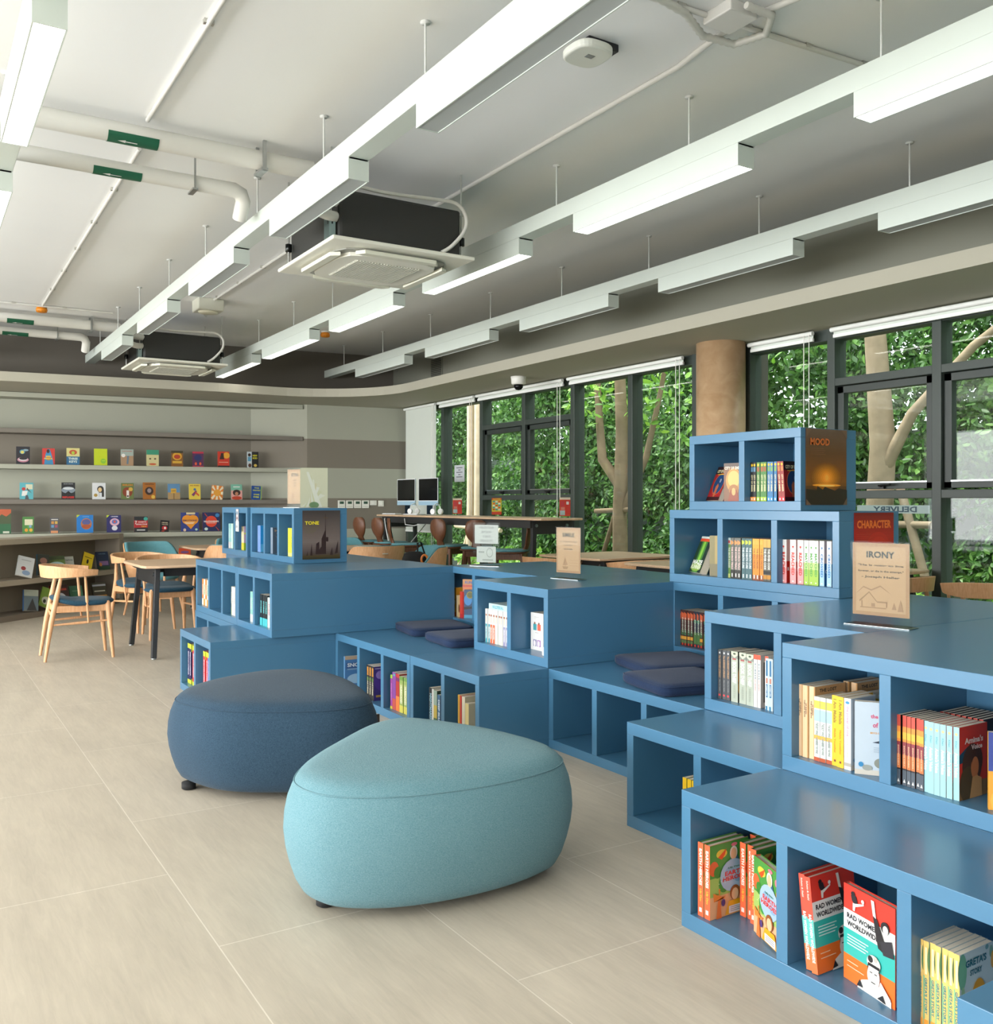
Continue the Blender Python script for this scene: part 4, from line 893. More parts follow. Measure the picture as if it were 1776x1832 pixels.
# ---------------- books ----------------
ORD = ['first', 'second', 'third', 'fourth', 'fifth', 'sixth', 'seventh', 'eighth', 'ninth', 'tenth', 'eleventh', 'twelfth', 'thirteenth', 'fourteenth', 'fifteenth']
def drawp(A, w, h, prims):
    for p in prims:
        k = p[0]
        if k == 'r': A.rect(p[1] * w, p[2] * h, p[3] * w, p[4] * h, p[5])
        elif k == 'e': A.ell(p[1] * w, p[2] * h, p[3] * w, p[4] * h, p[5])
        elif k == 't': A.text(p[1], p[2] * w, p[3] * h, p[4] * w, p[5] * h, p[6])
        elif k == 'T': A.text(p[1], p[2] * w, p[3] * h, p[4] * h, p[5] * w, p[6], -PI / 2)
        elif k == 'p': A.poly([(a * w, b * h) for a, b in p[1]], p[2])
_bk = {}
def bookmesh(key):
    if key in _bk: return _bk[key]
    b = BOOKS[key]; th, ht, wd = b['th'], b['ht'], b['wd']; hard = b.get('hard', 0); e = 0.0022 if hard else 0.0008; ci = 0.004 if hard else 0.0
    m = MB(); c = b['col']; sc = b.get('scol', c)
    m.box(0, e, -th / 2, th / 2, 0, ht, sc); m.box(e, wd, -th / 2, -th / 2 + e, 0, ht, c); m.box(e, wd, th / 2 - e, th / 2, 0, ht, b.get('back', c))
    drawp(Art(m, lambda u, v, q: (-q, th / 2 - u, v), 0.00018), th, ht, b.get('spine', []))
    drawp(Art(m, lambda u, v, q: (u, -th / 2 - q, v), 0.00018), wd, ht, b.get('cover', []))
    cm = m.mesh('cover'); cm.materials.append(M['print'])
    p = MB().box(e, wd - 0.002 - ci * .5, -th / 2 + e, th / 2 - e, ci * .7 + 0.0004, ht - 0.0004 - ci * .7, '#d8d0bf'); pm = p.mesh('pages'); pm.materials.append(M['paper'])
    _bk[key] = (cm, pm); return _bk[key]
def book(key, X, y, z, label, grp, rz=0.0, rx=0.0, ry=0.0, cat='book'):
    cm, pm = bookmesh(key); t = thing('book', label, cat, (X, y, z), rz, grp); t.rotation_euler = (rx, ry, rz)
    a = link('cover', cm, t); link('pages', pm, t); return t
def row(X, z, y, seq, place, grp, jit=0.006):
    """books side by side, spine to the room, starting at the left edge y and going right"""
    i = 0; n = sum(1 for s_ in seq if isinstance(s_, tuple) or isinstance(s_, str))
    for s_ in seq:
        if isinstance(s_, float): y -= s_; continue
        key, rx = (s_ if isinstance(s_, tuple) else (s_, 0.0)); th = BOOKS[key]['th']
        book(key, X + random.uniform(0, jit), y - th / 2, z + (abs(math.sin(rx)) * th / 2), '%s, %s %s' % (BOOKS[key]['d'], ORD[i], place), grp, rx=rx)
        y -= th + 0.0012; i += 1
    return y
R5 = '#e8502c'
BOOKS = {}
def B_(key, d, th, ht, wd, col, spine=(), cover=(), **k): BOOKS[key] = dict(d=d, th=th, ht=ht, wd=wd, col=col, spine=spine, cover=cover, **k)
earth_cov = [('r', 0, .55, 1, 1, '#4f9b45'), ('r', 0, 0, 1, .3, '#f3b88a'), ('r', 0, .3, 1, .55, '#a8c86a'), ('e', .1, .68, .12, .1, '#ee6a3a'), ('e', .2, .62, .1, .08, '#3f8b3a'), ('e', .3, .86, .14, .06, '#f0cf48'), ('p', [(.2, .82), (.42, .92), (.38, .84), (.3, .78)], '#ef5a24'), ('e', .85, .86, .07, .05, '#ee7a90'), ('e', .62, .95, .08, .025, '#ee7a90'), ('e', .9, .72, .08, .06, '#f08a2a'), ('e', .35, .45, .13, .12, '#3f9a48'), ('p', [(.45, .68), (.78, .68), (.7, .8), (.55, .8)], '#3c6e8c'), ('e', .6, .84, .1, .09, '#e9e6e0'), ('e', .6, .82, .075, .085, '#f0bf95'),
    ('e', .58, .54, .33, .22, '#a9c6e2'), ('e', .5, .6, .12, .06, '#8fb3d6'), ('e', .72, .48, .1, .05, '#8fb3d6'), ('t', 'EARTH', .62, .575, .5, .06, '#e0392e'), ('t', 'HEROES', .6, .505, .58, .06, '#e0392e'), ('t', 'Lily Dyu', .6, .645, .3, .03, '#2f7d58'), ('p', [(.14, .0), (.28, .0), (.235, .28), (.195, .28)], '#ef7d3a'), ('p', [(.06, .36), (.36, .26), (.38, .29), (.08, .24)], '#f08a3a'), ('p', [(.2, .4), (.24, .4), (.22, .22)], '#f08a3a'), ('e', .32, .2, .05, .05, '#5b3f80'), ('p', [(.36, .02), (.9, .02), (.8, .2), (.46, .2)], '#f2ae1e'), ('e', .62, .3, .13, .1, '#9c5a2c'), ('e', .62, .28, .09, .08, '#f4c79c'), ('r', .46, .03, .84, .13, '#e9e6ea')] + [('r', .5, .105 - k * .025, .8, .113 - k * .025, '#8a8490') for k in range(3)] + [('e', .2 + .05 * k, .47 + .03 * (k % 3), .008, .006, '#f4f7e8') for k in range(6)]
earth_sp = [('T', 'EARTH HEROES', .5, .67, .5, .5, '#fdf6ec'), ('T', 'Lily Dyu', .5, .29, .17, .42, '#f5c542'), ('r', .25, .06, .75, .12, '#fbdcd4')]
B_('earth', 'orange hardback with white lettered spine and green globe cover', .0215, .212, .155, '#f2693f', earth_sp, earth_cov, hard=1, scol='#f26a40', back='#5a9a45')
rad_c = [('r', 0, .72, 1, 1, '#e23b2c'), ('r', 0, .54, 1, .74, '#eef0ee'), ('r', 0, .27, 1, .54, '#37b7ae'), ('r', 0, 0, 1, .27, '#f0762c'), ('t', 'RAD WOMEN', .38, .68, .62, .055, '#2b2b33'), ('t', 'WORLDWIDE', .38, .60, .62, .055, '#2b2b33')] + [('r', .08, .47 - k * .03, .5 - .05 * (k % 2), .482 - k * .03, '#c9ece8') for k in range(4)] + [('r', .08, .2, .3, .21, '#f9cba8'), ('r', .08, .15, .42, .16, '#f9cba8'),
    ('e', .2, .93, .04, .025, '#1e1d20'), ('p', [(.16, .91), (.26, .92), (.3, .84), (.24, .82), (.18, .86)], '#26252a'), ('p', [(.24, .84), (.42, .88), (.42, .865), (.26, .81)], '#e9e6e0'), ('p', [(.2, .84), (.26, .84), (.24, .76), (.2, .76)], '#e9e6e0'), ('e', .4, .9, .03, .02, '#f0eeea'), ('p', [(.56, .97), (.62, .97), (.66, .8), (.6, .82)], '#ece9e2'), ('p', [(.6, .82), (.68, .8), (.86, .54), (.8, .5), (.7, .52), (.66, .62)], '#27262a'), ('e', .83, .76, .08, .06, '#26252a'), ('e', .84, .74, .05, .045, '#efece6'), ('p', [(.74, .6), (.95, .66), (1, .5), (.8, .48)], '#33323a'),
    ('p', [(.3, .0), (.95, .0), (.95, .06), (.8, .14), (.5, .14), (.38, .1)], '#eceae4'), ('e', .62, .34, .13, .08, '#e8e6df'), ('e', .56, .37, .05, .035, '#2d2c30'), ('e', .66, .39, .04, .03, '#bdbab2'), ('e', .62, .21, .12, .12, '#efede7'), ('r', .55, .235, .6, .245, '#1d1d20'), ('r', .64, .235, .69, .245, '#1d1d20'), ('r', .58, .14, .66, .15, '#1d1d20'), ('p', [(.5, .22), (.52, .33), (.74, .33), (.76, .2), (.73, .3), (.53, .3)], '#242428'), ('p', [(.72, .12), (.9, .04), (.95, .08), (.76, .2)], '#f2efe9'), ('p', [(.3, .02), (.36, .1), (.42, .03)], '#2a2a2e'), ('p', [(.7, .02), (.8, .08), (.86, .01)], '#2a2a2e')]
B_('rad', 'red white teal and orange striped hardback showing black figures', .0185, .238, .17, '#e23b2c', [('r', 0, .54, 1, .0 + .56, '#37b7ae'), ('r', 0, .27, 1, .56, '#5cc2bb'), ('r', 0, 0, 1, .27, '#ee7a44'), ('T', 'RAD WOMEN WORLDWIDE', .5, .36, .5, .5, '#f2efe9'), ('T', 'Schatz & Stahl', .5, .86, .2, .3, '#f6d3c8')], rad_c, hard=1, scol='#e4543f')
greta_c = [('e', .08, .8, .13, .2, '#7fbf98'), ('e', .1, .55, .05, .08, '#a9cf9c'), ('e', .25, .45, .025, .05, '#8cc06a'), ('e', .93, .9, .05, .07, '#7fae98'), ('e', .8, .97, .05, .03, '#6f9fa0'), ('e', .98, .8, .06, .1, '#f2a93a'), ('t', "GRETA'S", .47, .87, .62, .085, '#1b6a78'), ('t', 'STORY', .47, .755, .36, .065, '#1b6a78'), ('e', .55, .42, .22, .24, '#e8a01c'), ('e', .56, .38, .16, .17, '#8a7a6c'), ('e', .56, .37, .13, .15, '#dca98f'), ('r', .4, 0, .75, .2, '#e8a01c'), ('e', .9, .5, .03, .06, '#5f8f94')]
B_('greta', 'yellow spined paperback with teal lettering', .0135, .198, .13, '#cfdcda', [('r', 0, 0, 1, 1, '#f4c970'), ('r', 0, 0, .25, .6, '#8dbf8d'), ('r', .3, .62, .7, .93, '#f8e7b8'), ('T', "GRETA'S STORY", .5, .37, .42, .5, '#3f8f8c'), ('r', .1, .02, .9, .1, '#f3a13a')], greta_c)
B_('lost', 'tan paperback with small black spine title', .022, .224, .145, '#c79b68', [('r', 0, 0, 1, 1, '#ecc79c'), ('r', .8, 0, 1, 1, '#c08d55'), ('T', 'THE LOST BOYS', .36, .68, .24, .22, '#4b3a28'), ('T', 'OF SUDAN', .62, .68, .15, .2, '#4b3a28')], [('r', 0, 0, 1, .97, '#c79b68'), ('t', 'THE LOST', .42, .94, .56, .05, '#23201d'), ('t', 'BOYS OF', .55, .78, .6, .065, '#23201d'), ('t', 'SUDAN', .55, .68, .5, .065, '#23201d')])
B_('boywho', 'white, blue and yellow spined paperback', .0205, .197, .135, '#dfe6e2', [('r', 0, .82, 1, .94, '#f2cf52'), ('r', 0, .62, 1, .8, '#a9cfe2'), ('r', 0, .34, 1, .4, '#f2b04a'), ('T', 'THE BOY WHO', .5, .5, .2, .5, '#8c9690'), ('T', 'HARNESSED THE WIND', .5, .24, .26, .4, '#8c9690'), ('r', 0, 0, 1, .06, '#b5512a')])
B_('malala', 'bright yellow paperback with dark lettered spine', .0215, .212, .14, '#f2b51d', [('T', 'I Am Malala', .5, .78, .34, .5, '#8f7a2a'), ('T', 'Malala Yousafzai', .5, .36, .34, .3, '#c98f12'), ('r', .35, .06, .65, .09, '#7c2f20')], scol='#f6c128')
B_('power', 'white paperback with faint pink title and a tree on its cover', .0235, .212, .115, '#c3d2de', [('r', 0, 0, 1, 1, '#e9eef4'), ('e', .5, .94, .3, .02, '#3f8fc0'), ('T', 'the power of one', .5, .68, .42, .45, '#d79bb0'), ('T', 'bryce courtenay', .5, .3, .28, .3, '#e3cfa8'), ('r', 0, .05, 1, .1, '#b3aca0')], [('t', 'the power', .66, .8, .56, .07, '#d0587a'), ('t', 'of one', .62, .69, .38, .07, '#d0587a'), ('t', 'BRYCE COURTENAY', .62, .58, .5, .025, '#dba050'), ('p', [(.42, .45), (.9, .53), (.7, .47), (.9, .42)], '#2a3444'), ('r', 0, 0, 1, .07, '#cfcabf'), ('e', .62, .17, .16, .07, '#8b8f84'), ('r', .6, .04, .63, .14, '#6f6f66'), ('e', .3, .1, .12, .04, '#9aa09a'), ('e', .15, .14, .06, .035, '#2f88bc')] + [('r', .45, .38 - .02 * k, .85, .385 - .02 * k, '#8fa0b0') for k in range(4)])
B_('sunset', 'thin sunset coloured paperback spine', .0118, .196, .13, '#2a1a1c', [('r', 0, .82, 1, 1, '#c94a3a'), ('r', 0, .62, 1, .84, '#f0913a'), ('r', 0, .66, 1, .76, '#f7b63e'), ('r', 0, .44, 1, .62, '#8f3540'), ('r', 0, .24, 1, .44, '#d2763e'), ('r', 0, 0, 1, .22, '#4b5560'), ('p', [(.2, .04), (.8, .04), (.5, .09)], '#eceae4'), ('T', 'SHOOTING KABUL', .5, .42, .3, .35, '#f0c9a0')])
amina_c = [('r', 0, 0, 1, .22, '#8a6a45'), ('p', [(0, .62), (.3, .72), (.55, .66), (.7, .55), (0, .5)], '#1f4c66'), ('e', .45, .45, .35, .3, '#4d3528'), ('e', .3, .2, .3, .25, '#57482f'), ('e', .55, .42, .15, .17, '#c6794b'), ('e', .62, .5, .2, .2, '#4a2f24'), ('e', .55, .42, .13, .14, '#c6794b'), ('p', [(.35, 0), (.8, 0), (.78, .25), (.6, .3), (.45, .28)], '#c99a63'), ('t', "Amina's", .5, .8, .66, .085, '#f3dcd2'), ('t', 'Voice', .6, .7, .4, .07, '#f3dcd2')]
B_('amina', 'paperback with pale aqua spine and red cover', .0165, .195, .13, '#cf3a2c', [('r', 0, 0, 1, 1, '#9fd2da'), ('e', .5, .9, .25, .02, '#d8cf8a'), ('T', "Amina's Voice", .5, .48, .34, .6, '#f0fafa'), ('T', 'Khan', .5, .76, .1, .35, '#6fb0ba')], amina_c)
B_('amina2', 'yellow and blue paperback showing a long haired girl, facing out', .018, .2, .135, '#3f4f9a', [('r', 0, 0, 1, 1, '#f2b23a')], [('r', 0, 0, 1, .5, '#f0a83c'), ('e', .5, .65, .42, .3, '#3c4c98'), ('t', "Amina's", .4, .87, .55, .075, '#f1f2f8'), ('t', 'Song', .62, .8, .4, .07, '#f1f2f8'), ('e', .5, .52, .3, .28, '#4a2430'), ('e', .7, .3, .16, .2, '#4a2430'), ('e', .48, .5, .15, .17, '#dd8a5c'), ('r', .43, .3, .53, .4, '#cf7c50'), ('e', .45, .12, .42, .24, '#f4b84c'), ('p', [(.55, .4), (.78, .3), (.7, .1), (.6, .18)], '#4a2430'), ('e', .43, .53, .03, .02, '#3d3a52'), ('e', .54, .53, .03, .02, '#3d3a52'), ('r', .44, .42, .52, .43, '#b8392f')])
B_('guern', 'charcoal spined paperback with red square', .0205, .198, .13, '#2a2a2c', [('r', 0, 0, 1, 1, '#4f5459'), ('e', .5, .94, .2, .02, '#e9ece9'), ('T', 'The GUERNSEY LITERARY', .5, .66, .46, .42, '#c99a6a'), ('T', 'Mary Ann Shaffer', .5, .27, .24, .26, '#a9a9a4'), ('r', .25, .06, .75, .1, '#e2474a')], [('e', .3, .4, .2, .25, '#d27c2a')])
B_('thief', 'thick paperback with pale green ornate spine', .036, .202, .135, '#241f1c', [('r', 0, 0, 1, 1, '#b9c2b2'), ('r', 0, .86, 1, 1, '#8d9389'), ('p', [(0, .93), (.5, .87), (1, .93), (1, .99), (0, .99)], '#cdd8bd'), ('e', .5, .95, .2, .02, '#4e5a4a'), ('r', .2, .83, .75, .86, '#b35a5a'), ('T', 'BOOK THIEF', .5, .58, .42, .55, '#eff2ea'), ('T', 'MARKUS ZUSAK', .5, .2, .26, .3, '#a5aea0')], [('e', .12, .5, .12, .2, '#e9921f'), ('e', .1, .3, .1, .15, '#e8a62a'), ('e', .14, .65, .1, .1, '#f1bb38')])
B_('kite', 'white spined paperback with red top', .0165, .204, .13, '#cdc8c2', [('r', 0, 0, 1, 1, '#e6e4e0'), ('r', 0, .91, 1, 1, '#ef5a3c'), ('T', 'B O M B E R', .5, .68, .3, .4, '#6f8a96'), ('T', 'NO REVIEW', .5, .42, .22, .3, '#e0958a')], [('r', .12, .1, .9, .86, '#5f5d5a'), ('e', .5, .6, .22, .2, '#a8a6a2'), ('e', .5, .25, .2, .1, '#33322f')])
B_('bluew', 'slim white and blue spined paperback', .017, .198, .13, '#dfe6ea', [('r', 0, 0, 1, 1, '#c5dcea'), ('r', .1, .66, .6, .96, '#2e6f9c'), ('r', .1, .52, .6, .62, '#c4826a'), ('r', .1, .25, .6, .5, '#2e6f9c'), ('T', 'CARRY ON', .35, .38, .2, .3, '#e6f0f5'), ('r', 0, 0, .5, .08, '#2a7fa8')])
B_('dragonred', 'dark red and green spined adventure paperback', .0225, .197, .13, '#5b1b20', [('r', 0, 0, 1, 1, '#4a2a26'), ('p', [(0, .95), (1, .9), (.9, .74), (.1, .74)], '#d9643a'), ('r', .1, .3, .8, .44, '#47724a'), ('r', .05, .18, .95, .27, '#e0a23a'), ('T', 'INKHEART', .5, .58, .42, .42, '#cfd2c0'), ('r', .3, .02, .7, .08, '#d8402c'), ('r', .1, .08, .9, .16, '#5c7a4a')])
B_('dragongrn', 'dark green and navy spined adventure paperback', .0245, .197, .13, '#2a2433', [('r', 0, 0, 1, 1, '#2c3340'), ('p', [(0, .96), (.6, .9), (.5, .76), (0, .76)], '#c9603c'), ('e', .5, .72, .4, .06, '#3f8a62'), ('r', .05, .1, .95, .42, '#52763f'), ('T', 'INKHEART', .5, .56, .42, .36, '#cfd2c0'), ('r', .3, .02, .7, .08, '#d8402c')])
B_('runner', 'green spined thriller with white lettering', .0235, .209, .14, '#3c5a34', [('r', 0, 0, 1, 1, '#7da85a'), ('r', 0, .84, 1, 1, '#c3d8d6'), ('e', .5, .9, .3, .04, '#c04a48'), ('T', 'THE MAZE RUNNER', .5, .5, .52, .6, '#e9f2df'), ('r', .2, 0, .8, .1, '#dfe68a')])
B_('scorch', 'grey and dark red spined thriller', .0228, .209, .14, '#2b2020', [('r', 0, 0, 1, 1, '#6e726c'), ('p', [(0, .95), (.9, .9), (.9, .86), (0, .82)], '#e09a5a'), ('r', 0, .0, 1, .2, '#33322c'), ('T', 'THE SCORCH TRIALS', .5, .5, .56, .6, '#eac8c0'), ('r', .35, .03, .65, .12, '#f0efe8')])
B_('cure', 'teal grey spined thriller', .0225, .209, .14, '#243a44', [('r', 0, 0, 1, 1, '#4d7076'), ('p', [(0, .96), (.8, .93), (.8, .87), (0, .84)], '#c9d24a'), ('T', 'THE DEATH CURE', .5, .52, .52, .62, '#e2ecec'), ('r', .35, .03, .65, .12, '#e6efef')])
B_('kill', 'orange and red spined thriller', .0232, .209, .14, '#c8361c', [('r', 0, 0, 1, 1, '#e9932f'), ('r', 0, .62, 1, 1, '#f2ac3a'), ('p', [(0, .98), (.8, .95), (.8, .86), (0, .86)], '#f5b44a'), ('T', 'THE KILL ORDER', .5, .52, .5, .5, '#a5622c'), ('r', 0, 0, 1, .12, '#9a5228'), ('r', .35, .03, .65, .12, '#f4efe0')])
B_('fever', 'black and gold spined thriller', .0228, .209, .14, '#1d1a12', [('r', 0, 0, 1, 1, '#5d5c52'), ('r', 0, .8, 1, 1, '#e0b055'), ('r', 0, .04, 1, .14, '#c98a2a'), ('T', 'THE FEVER CODE', .5, .52, .5, .62, '#eceee6'), ('r', 0, .16, 1, .24, '#202020')], [('r', 0, .05, 1, .25, '#c8921e'), ('e', .3, .6, .2, .3, '#b5832a'), ('r', .3, .3, .7, .45, '#4b4f50')])
def cond(key, name, c1, c2, cc, th): B_(key, {'REACHED': 'white to pink spined paperback reading REACHED', 'MATCHED': 'white to lime spined paperback reading MATCHED', 'CROSSED': 'white to blue spined paperback reading CROSSED'}[name], th, .212, .145, cc, [('r', 0, 0, 1, .34, c1), ('r', 0, .34, 1, .5, c2), ('p', [(.4, .86), (.6, .86), (.5, .78)], cc), ('e', .5, .84, .16, .02, cc), ('T', name, .5, .45, .52, .5, cc), ('e', .5, .05, .15, .015, '#f7efe9')], [('r', 0, .5, 1, 1, '#f0d8d2'), ('t', name[0], .1, .32, .1, .08, '#fff')], scol='#ecebe7')
cond('reached', 'REACHED', '#f3a3a3', '#f2c9c6', '#d93428', .036); cond('matched', 'MATCHED', '#a8cf4a', '#c3dd86', '#5fae4e', .0275); cond('crossed', 'CROSSED', '#a9d2ee', '#c5def0', '#2f7fc0', .026)
def ember(key, d, bg, tp, mid, ft, th=.0185, **k): B_(key, d, th, .197, .13, bg, [('r', 0, 0, 1, 1, tp), ('e', .5, .93, .32, .035, '#f2c61e'), ('r', .15, .76, .85, .88, mid), ('T', 'CITY OF EMBER', .5, .46, .44, .5, '#e9dfae'), ('r', 0, 0, 1, .11, ft), ('e', .5, .055, .2, .03, '#f4f2ea')], **k)
emcov = [('r', 0, 0, 1, 1, '#a31c1c'), ('r', 0, .78, 1, 1, '#2a1414'), ('e', .55, .48, .42, .32, '#d8602c'), ('e', .55, .48, .38, .3, '#1f3f6a'), ('p', [(.42, .1), (.56, .1), (.62, .42), (.5, .5), (.4, .4)], '#b0613c'), ('e', .62, .58, .07, .06, '#8a8ea0'), ('r', 0, 0, 1, .1, '#3a0f10'), ('t', 'CITY OF EMBER', .52, .86, .84, .09, '#f0e2b4'), ('r', .2, .755, .8, .775, '#e3bd2c')]
ember('embblk', 'black spined paperback with yellow dot and orange foot', '#15161a', '#1d1e22', '#5f8fb0', '#eb8f2c'); ember('embgrn', 'green spined paperback with yellow dot and lime foot', '#3f7a3c', '#4f8a44', '#a85a32', '#aacb2e', .021)
ember('embblu', 'blue spined paperback with yellow dot', '#15508c', '#3c7fb4', '#7fae5a', '#2a93cf', .0185, cover=[('r', 0, 0, 1, .3, '#0e1014'), ('e', .9, .4, .4, .3, '#0f2438')]); ember('embred', 'crimson spined paperback leaning slightly', '#8c2420', '#a63a38', '#c9803c', '#e0303a', .019, cover=emcov)
B_('embercov', 'red and blue covered paperback showing a reaching hand', .03, .197, .13, '#a31c1c', [], emcov)
B_('skull', 'brown covered paperback with a glowing dome', .028, .2, .13, '#7c5a44', [], [('r', 0, 0, 1, 1, '#8a6248'), ('r', 0, .9, 1, 1, '#6a5a52'), ('e', .5, .55, .4, .32, '#d29a52'), ('e', .5, .58, .3, .22, '#f0c272'), ('e', .5, .3, .25, .14, '#b07a48'), ('p', [(.2, 0), (.8, 0), (.65, .3), (.35, .3)], '#9a5038'), ('e', .5, .25, .1, .1, '#e0b070'), ('t', 'CITY OF EMBER', .5, .87, .9, .08, '#f1ead8')])
B_('mazecov', 'green leafy covered paperback leaning open', .045, .212, .135, '#3d6a35', [], [('r', 0, 0, 1, 1, '#4c8a3a'), ('r', 0, .86, 1, .94, '#e2502a'), ('r', 0, .94, 1, 1, '#d6e0d8'), ('r', 0, 0, .25, .85, '#28452c'), ('r', .75, 0, 1, .85, '#24352c'), ('r', .4, .3, .6, .85, '#8ecb4a'), ('e', .5, .15, .45, .12, '#8fb44a'), ('t', 'MAZE', .5, .28, .85, .12, '#f2f6ee'), ('t', 'RUNNER', .5, .15, .85, .12, '#eef3d8')])
B_('goldcov', 'golden misty covered hardback standing face out', .03, .215, .14, '#b8a05c', [], [('r', 0, 0, .2, 1, '#8f8450'), ('r', .4, .1, .6, 1, '#9a8a58'), ('r', .6, .3, 1, 1, '#dcc886'), ('r', 0, 0, .6, .3, '#7f7650'), ('e', .9, .06, .2, .1, '#f0b04a'), ('t', 'THE TIME', .62, .6, .55, .05, '#f7f1da'), ('t', 'FOR LIES', .62, .51, .55, .05, '#f7f1da'), ('t', 'IS OVER', .62, .42, .45, .05, '#f7f1da')])
def sel(key, d, a, b, th): B_(key, d, th, .19, .13, '#e9e9e6', [('r', 0, 0, 1, 1, '#e4e6e2'), ('r', .1, .0, .9, .55, a), ('r', .3, .1, .7, .5, b), ('e', .5, .82, .3, .035, '#a5654a'), ('r', .35, .6, .65, .78, '#e9c9b0'), ('T', 'SELECTION', .5, .3, .34, .4, '#f7f7f2')])
sel('selteal', 'white spined paperback with teal gown', '#2b97a8', '#5fb6c2', .024); sel('selorg', 'white spined paperback with orange gown', '#e8683a', '#f0905a', .026); sel('selcrm', 'cream spined paperback with white gown', '#e3e0cc', '#f0eee0', .0255)
sel('sellil', 'white spined paperback with lilac grey gown', '#9a96bc', '#b8b4d0', .0245); sel('selpur', 'white spined paperback with purple gown', '#c9a6d4', '#a56aa8', .024)
B_('selflat', 'pale aqua paperback lying flat on top of the row', .034, .19, .13, '#cfe3e2', [('r', 0, 0, 1, 1, '#bfe0e4'), ('T', 'THE SELECTION', .5, .5, .6, .5, '#4aa3b5')], [('r', .3, .3, .7, .7, '#cf8f80')])
B_('boxset', 'white slipcase with four small gowned portraits', .118, .2, .135, '#dcdcda', [('r', 0, 0, 1, 1, '#e2e2e0'), ('r', .2, .53, .47, .7, '#3f97a0'), ('r', .53, .53, .8, .7, '#e0644a'), ('r', .2, .1, .47, .28, '#8a86a8'), ('r', .53, .1, .8, .28, '#a878b8'), ('e', .33, .72, .06, .03, '#8a5a48'), ('e', .66, .72, .06, .03, '#8a5a48'), ('r', .36, .46, .64, .48, '#b9b9b6'), ('e', .33, .18, .08, .08, '#e9e4ec'), ('e', .66, .18, .08, .08, '#e9e4ec'), ('r', .3, .88, .7, .895, '#c0c0be'), ('r', .25, .84, .75, .85, '#d0d0ce')])
B_('yelpap', 'yellow spined paperback', .0195, .2, .13, '#8a8a3a', [('r', 0, 0, 1, 1, '#ecc224'), ('T', 'I AM MALALA', .5, .55, .5, .4, '#b08a1a')])
B_('snow', 'blue hardback whose cover reads SNOW', .03, .205, .15, '#4a7cb0', [('r', 0, 0, 1, 1, '#6a9ac6')], [('r', 0, .9, 1, 1, '#b9a48c'), ('r', .05, .6, .95, .8, '#3a5f94'), ('t', 'SNOW', .5, .73, .8, .12, '#dfe8ee'), ('r', .1, .58, .9, .62, '#86a8c8'), ('e', .5, .3, .4, .15, '#9fc3de')])
B_('yelthin', 'slim yellow and purple spined paperback', .026, .205, .14, '#e6c63a', [('r', 0, 0, .5, 1, '#f0cf2e'), ('r', .5, 0, 1, 1, '#7a4a8a')])
B_('fowl', 'dark spined fantasy with orange emblem', .0335, .205, .14, '#4c3a86', [('r', 0, 0, 1, 1, '#33302c'), ('r', .2, .7, .8, .95, '#c98a3a'), ('e', .5, .6, .3, .06, '#6a8a4a'), ('T', 'ARTEMIS', .5, .35, .4, .45, '#cfc9b0')], [('e', .5, .6, .5, .35, '#5c3f9c'), ('e', .7, .5, .3, .3, '#1b1426'), ('e', .3, .75, .2, .12, '#a58ad4'), ('r', .1, .1, .5, .16, '#c9a04a'), ('r', .05, .93, .95, .95, '#d0c8e0')])
B_('purp', 'tall purple spined hardback', .043, .215, .15, '#6a3a8a', [('r', 0, 0, 1, 1, '#8a4aa0'), ('e', .5, .93, .3, .03, '#4ab0a0'), ('r', .0, 0, 1, .3, '#c2544a')], [('e', .5, .5, .5, .4, '#c23a3a')])
B_('purpthin', 'slim purple spined paperback with lime top', .026, .195, .14, '#8a3a8a', [('r', 0, 0, 1, 1, '#9a4098'), ('r', 0, .9, 1, 1, '#9acb3a'), ('T', 'PHOENIX RISING', .5, .5, .5, .4, '#c98ad0'), ('r', 0, 0, 1, .08, '#c9c43a')])
B_('redsp', 'red spined hardback beside the purple one', .045, .213, .15, '#b8342c', [('r', 0, 0, 1, 1, '#b8352e'), ('r', 0, 0, 1, .4, '#e8803a'), ('r', 0, .8, 1, .9, '#7a2a60')])
B_('grnyel', 'green and yellow spined paperback', .044, .205, .14, '#7a9a4a', [('r', 0, 0, 1, 1, '#9ab060'), ('r', .0, 0, 1, .2, '#d8cf5a'), ('r', .1, .3, .9, .8, '#b8c27a'), ('T', 'HURRICANES', .5, .5, .5, .5, '#f2f2d8'), ('r', 0, .9, 1, 1, '#6f9a4a')])
B_('orgsp', 'orange spined paperback at the edge', .02, .19, .13, '#e8863a', [('r', 0, .5, 1, .8, '#f0b45a')])
B_('blksp', 'black spined hardback with pale blue lettering', .036, .20, .14, '#17181a', [('T', 'NIGHTMARES', .5, .5, .7, .6, '#8fc3d6')])
B_('whtsp', 'thin white spined book', .02, .198, .14, '#d9d9d4', [('r', .3, .1, .7, .9, '#ecece8')])
B_('yelgrn', 'yellow and green painted spine paperback', .038, .195, .14, '#2f4a34', [('r', 0, 0, 1, 1, '#c9b04a'), ('r', 0, .6, 1, 1, '#9ab0a0'), ('r', 0, 0, 1, .25, '#3f6a3c')])
B_('blusp', 'dark blue covered paperback', .03, .178, .13, '#1d3450', [('r', 0, 0, 1, 1, '#3f6f96'), ('T', 'DEEP BLUE', .5, .5, .7, .6, '#dfe8ee')], [('e', .5, .5, .4, .3, '#2c5a80')])
B_('gold', 'gold edged hardback', .018, .215, .15, '#c99a3a', [('r', 0, 0, 1, 1, '#d9a83c')]); B_('redthin', 'thin red spined book', .014, .213, .15, '#c8302c', [('r', 0, 0, 1, 1, '#d03a34')])
